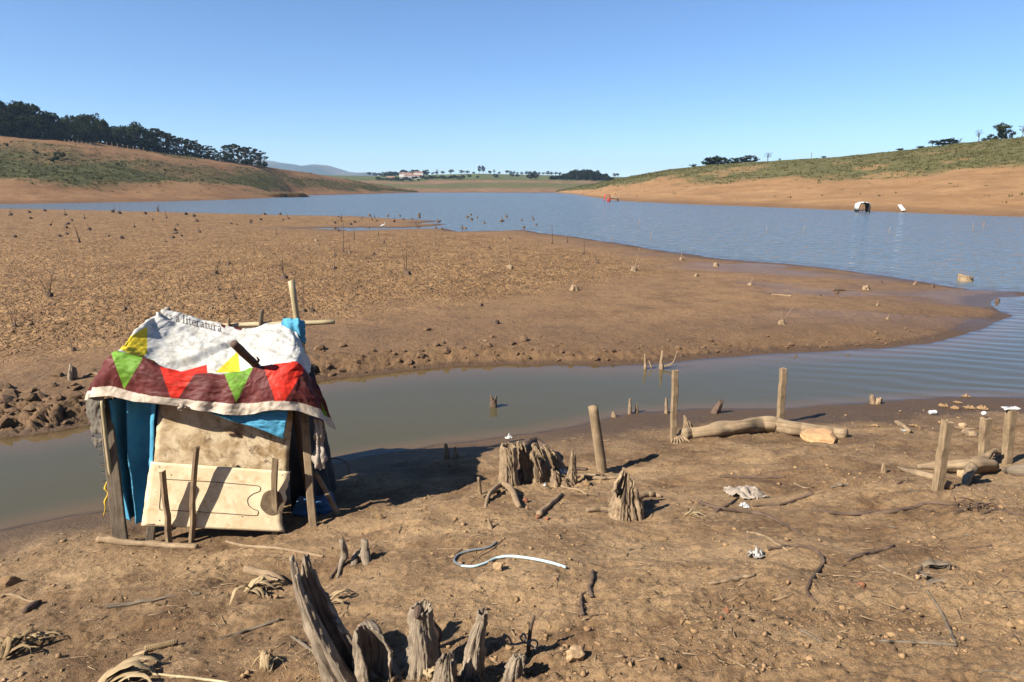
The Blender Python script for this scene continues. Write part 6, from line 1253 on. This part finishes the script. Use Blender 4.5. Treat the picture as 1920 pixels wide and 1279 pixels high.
# far shore
FT = [('field', 845, 317, 'flat topped tree above the white houses'), ('field', 812, 322, 'small tree on the skyline left of the flat topped tree'), ('field', 818, 321, 'small skyline tree beside it'), ('field', 830, 320, 'skyline tree near the flat topped tree'), ('bare', 820, 317, 'pale thin tree on the far skyline'), ('broad', 899, 309, 'left of the two tall eucalyptus on the far shore'), ('broad', 906, 308.5, 'right of the two tall eucalyptus on the far shore'), ('broad', 918, 319, 'round dark tree right of the two tall eucalyptus'), ('euc', 927, 317, 'tall tree third right of the two eucalyptus'), ('broad', 936, 321, 'last dark tree of the clump right of the eucalyptus'), ('field', 865, 318, 'skyline tree midway to the two eucalyptus'), ('field', 876, 319, 'dark skyline tree nearest the two eucalyptus'), ('broad', 888, 321, 'low tree at the foot of the two eucalyptus')]
for kind, px, py, lab in FT:
    b, y = on_hill(hill_f, px, .93); tree(kind, b - np.array([0, 0, .5]), max(5, top_to_h(b, py)), 'far_tree', lab, 'trees on the far shore', (.55 if 895 < px < 910 else 1.5) if kind != 'euc' else 1.4)
sk = [693, 703, 712, 722, 731, 741, 752, 762, 772, 783, 792, 801, 950, 957, 964, 970, 978, 987, 994, 1003, 1010, 1018, 1027, 1034, 1042, 1050, 1152, 1158]
for k, px in enumerate(sk):
    b, y = on_hill(hill_f, px, .97); tree('broad' if k % 3 else 'field', b - np.array([0, 0, .8]), trs.uniform(5, 9), 'far_skyline_tree', nth(k + 1) + ' small tree from the left along the far skyline', 'far skyline trees', 1.6 if k < 10 else 1.2)
row = np.concatenate([np.linspace(708, 775, 14), np.linspace(780, 868, 18)])
for k, px in enumerate(row):
    b, y = on_hill(hill_f, px, .30 + .02 * (k % 3)); tree('broad', b - np.array([0, 0, .6]), trs.uniform(3.2, 5.6), 'far_hedge_tree', nth(k + 1) + ' tree from the left in the hedge below the white houses', 'hedge trees below the white houses', 1.5)
row2 = np.linspace(720, 800, 14)
for k, px in enumerate(row2):
    b, y = on_hill(hill_f, px, .68 + .03 * (k % 3)); tree('broad', b - np.array([0, 0, .6]), trs.uniform(7, 12), 'far_garden_tree', nth(k + 1) + ' tree from the left behind the white houses', 'trees behind the white houses', 1.3)
for k, (px, v_, h, lab) in enumerate([(995, .34, 9, 'left half of the lone round thicket on the far field'), (1003, .34, 9.5, 'right half of the lone round thicket on the far field'), (929, .40, 6, 'single small tree in the far field'), (960, .6, 6, 'bush in the far field right of the clump'), (970, .6, 5.5, 'second bush in the far field right of the clump'), (880, .45, 5, 'bush at the corner of the green field'), (896, .42, 4, 'low bush right of the green field corner')]):
    b, y = on_hill(hill_f, px, v_); tree('broad', b - np.array([0, 0, .6]), h, 'far_field_tree', lab, None, 1.6)
gv = []
for k in range(38):
    px = 1034 + 118 * (k * .6180339 % 1); top = np.interp(px, [1030, 1045, 1062, 1072, 1085, 1100, 1115, 1125, 1138, 1150], [328, 326, 322, 317, 316, 315.5, 317, 321, 325, 331]); gv.append((px, .30 + .10 * trs.rand(), top))
for k, (px, v_, top) in enumerate(sorted(gv)):
    b, y = on_hill(hill_f, px, v_); tree('broad', b - np.array([0, 0, 2.6]), max(4, top_to_h(b, top + trs.uniform(0, 4))) + 2.6, 'grove_tree', nth(k + 1) + ' tree from the left in the dark grove on the far shore', 'dark grove on the far shore', .95)
# houses on the far shore
wallm = mat_simple('white_house_wall', [(0.3, (0.66, 0.60, 0.55)), (0.7, (0.78, 0.74, 0.70))], .5, .8, 0); roofm = mat_simple('tile_roof', [(0.3, (0.30, 0.15, 0.10)), (0.7, (0.42, 0.24, 0.16))], .8, .9, 0); winm = mat_simple('dark_window', [(0.3, (0.03, 0.03, 0.035)), (0.7, (0.06, 0.06, 0.07))], 1, .2, 0)
def box(mb, x0, x1, y0, y1, z0, z1):
    return mb.add([(x0, y0, z0), (x1, y0, z0), (x1, y1, z0), (x0, y1, z0), (x0, y0, z1), (x1, y0, z1), (x1, y1, z1), (x0, y1, z1)], [(0, 1, 5, 4), (1, 2, 6, 5), (2, 3, 7, 6), (3, 0, 4, 7), (4, 5, 6, 7), (3, 2, 1, 0)])
for k, (px0, px1, hh, v_, lab) in enumerate([(748, 773, 6.8, .50, 'long white house on the far shore, left one'), (775, 793, 6.4, .50, 'white house on the far shore, right one'), (757, 791, 4.2, .42, 'low white terrace building below the two white houses'), (724, 740, 3.6, .42, 'low pinkish house left of the white houses')]):
    a, _ = on_hill(hill_f, px0, v_); b, _ = on_hill(hill_f, px1, v_); r = empty('white_house'); tag(r, lab, 'house'); z = min(a[2], b[2]) - .8; Yh = (a[1] + b[1]) / 2; x0, x1 = a[0], b[0]
    box(MB(), x0, x1, Yh, Yh + 8, z, z + hh + .8).build('wall', wallm, r, False)
    MB().add([(x0 - .6, Yh - .6, z + hh + .8), (x1 + .6, Yh - .6, z + hh + .8), (x1 + .6, Yh + 8.6, z + hh + .8), (x0 - .6, Yh + 8.6, z + hh + .8), (x0 + 1.2, Yh + 4, z + hh + 2.2), (x1 - 1.2, Yh + 4, z + hh + 2.2)], [(0, 1, 5, 4), (1, 2, 5), (2, 3, 4, 5), (3, 0, 4), (3, 2, 1, 0)]).build('roof', roofm, r, False)
    nw = int((x1 - x0) / 2.6)
    for i in range(nw):
        cx = x0 + (i + .5) * (x1 - x0) / nw; box(MB(), cx - .6, cx + .6, Yh - .05, Yh + .3, z + 1.9, z + 3.5).build('window', winm, r, False)
# fence posts on the left slope
for k, px in enumerate(np.concatenate([np.linspace(122, 170, 7), np.linspace(200, 270, 8)])):
    b, y = on_hill(hill_l, px, .86 if k < 7 else .92); tag(plank(b - np.array([0, 0, .3]), b + np.array([0, 0, 1.4]), .22, .18).build('fence_post', MAT['post'], None, False), nth(k + 1) + ' pale fence post from the left below the wood', 'fence post', 'fence posts below the wood')
# scrub and grass on the slopes
def scrub(hill, name, label, n, seed, hmin, hmax, umin=0, umax=1):
    rs = np.random.RandomState(seed); u = rs.uniform(umin, umax, n * 3); v = rs.uniform(.12, 1.0, n * 3); P = hill.pt(u, v); veg, lawn = hill.vegfn(u, v, P); ok = (rs.rand(n * 3) < veg * .8 + .012) & (lawn < .3); P = P[ok][:n]; n = len(P)
    per = 5; c = np.repeat(P, per, 0) + rs.normal(0, .28, (n * per, 3)) * np.array([1, 1, .1]); h = np.repeat(rs.uniform(hmin, hmax, n) * (1 + np.clip(rs.pareto(3, n) * .4, 0, .8)), per) * rs.uniform(.5, 1.1, n * per); a = rs.uniform(0, 6.28, n * per); w = h * .42
    lean = rs.normal(0, .35, (n * per, 2)) * h[:, None]; dx, dy = np.cos(a) * w, np.sin(a) * w
    V = np.stack([c + np.stack([-dx, -dy, -.1 + 0 * h], 1), c + np.stack([dx, dy, -.1 + 0 * h], 1), c + np.stack([lean[:, 0] + dx * .35, lean[:, 1] + dy * .35, h], 1), c + np.stack([lean[:, 0] - dx * .6, lean[:, 1] - dy * .6, h * .8], 1)], 1).reshape(-1, 3)
    o = link(name, mesh_np(name, V, np.arange(n * per * 4).reshape(-1, 4)), MAT['grass'], None, False); tag(o, label, 'scrub', kind='stuff')
scrub(hill_l, 'hillside_scrub', 'low green and brown scrub on the left hillside', 8000, 5, .14, .36)
scrub(hill_r, 'hillside_scrub', 'low olive scrub on the right hillside', 9000, 6, .12, .30)
# ------------------------------------------------------------------ haze
def haze():
    m = bpy.data.materials.new('haze_air'); m.use_nodes = True; nt = m.node_tree; nt.nodes.clear(); out = nt.nodes.new('ShaderNodeOutputMaterial'); pv = nt.nodes.new('ShaderNodeVolumePrincipled'); pv.inputs['Color'].default_value = (0.50, 0.72, 1.0, 1); pv.inputs['Density'].default_value = HAZE; pv.inputs['Anisotropy'].default_value = 0.2; nt.links.new(pv.outputs[0], out.inputs['Volume'])
    mb = box(MB(), -7000, 7000, -1000, 7300, -5, 270); o = mb.build('haze', m, None, False); tag(o, 'thin blue haze over the whole reservoir', 'haze', kind='stuff')
HAZE = 0.00010
haze()

# one overall step for every surface's base colour, so lit and shaded sides keep the contrast of the photograph
ALBEDO = {'dry_soil': 0.62, 'cracked_mud': 0.74, 'dry_clod': 0.68, 'printed_banner_tarp': 0.76, 'stained_board': 0.74, 'cream_laminate_board': 0.74, 'white_plastic': 0.52, 'pale_blue_hose': 0.7, 'blue_blanket': 0.72}
for m in bpy.data.materials:
    if not m.use_nodes or m.name in ('haze_air', 'murky_water'): continue
    nt = m.node_tree; k = ALBEDO.get(m.name, 0.62)
    for b in [n for n in nt.nodes if n.type in ('BSDF_PRINCIPLED', 'BSDF_DIFFUSE', 'BSDF_TRANSLUCENT')]:
        i = b.inputs[0]
        if i.is_linked: nt.links.new(mix(nt, 1.0, i.links[0].from_socket, (k, k, k), 'MULTIPLY'), i)
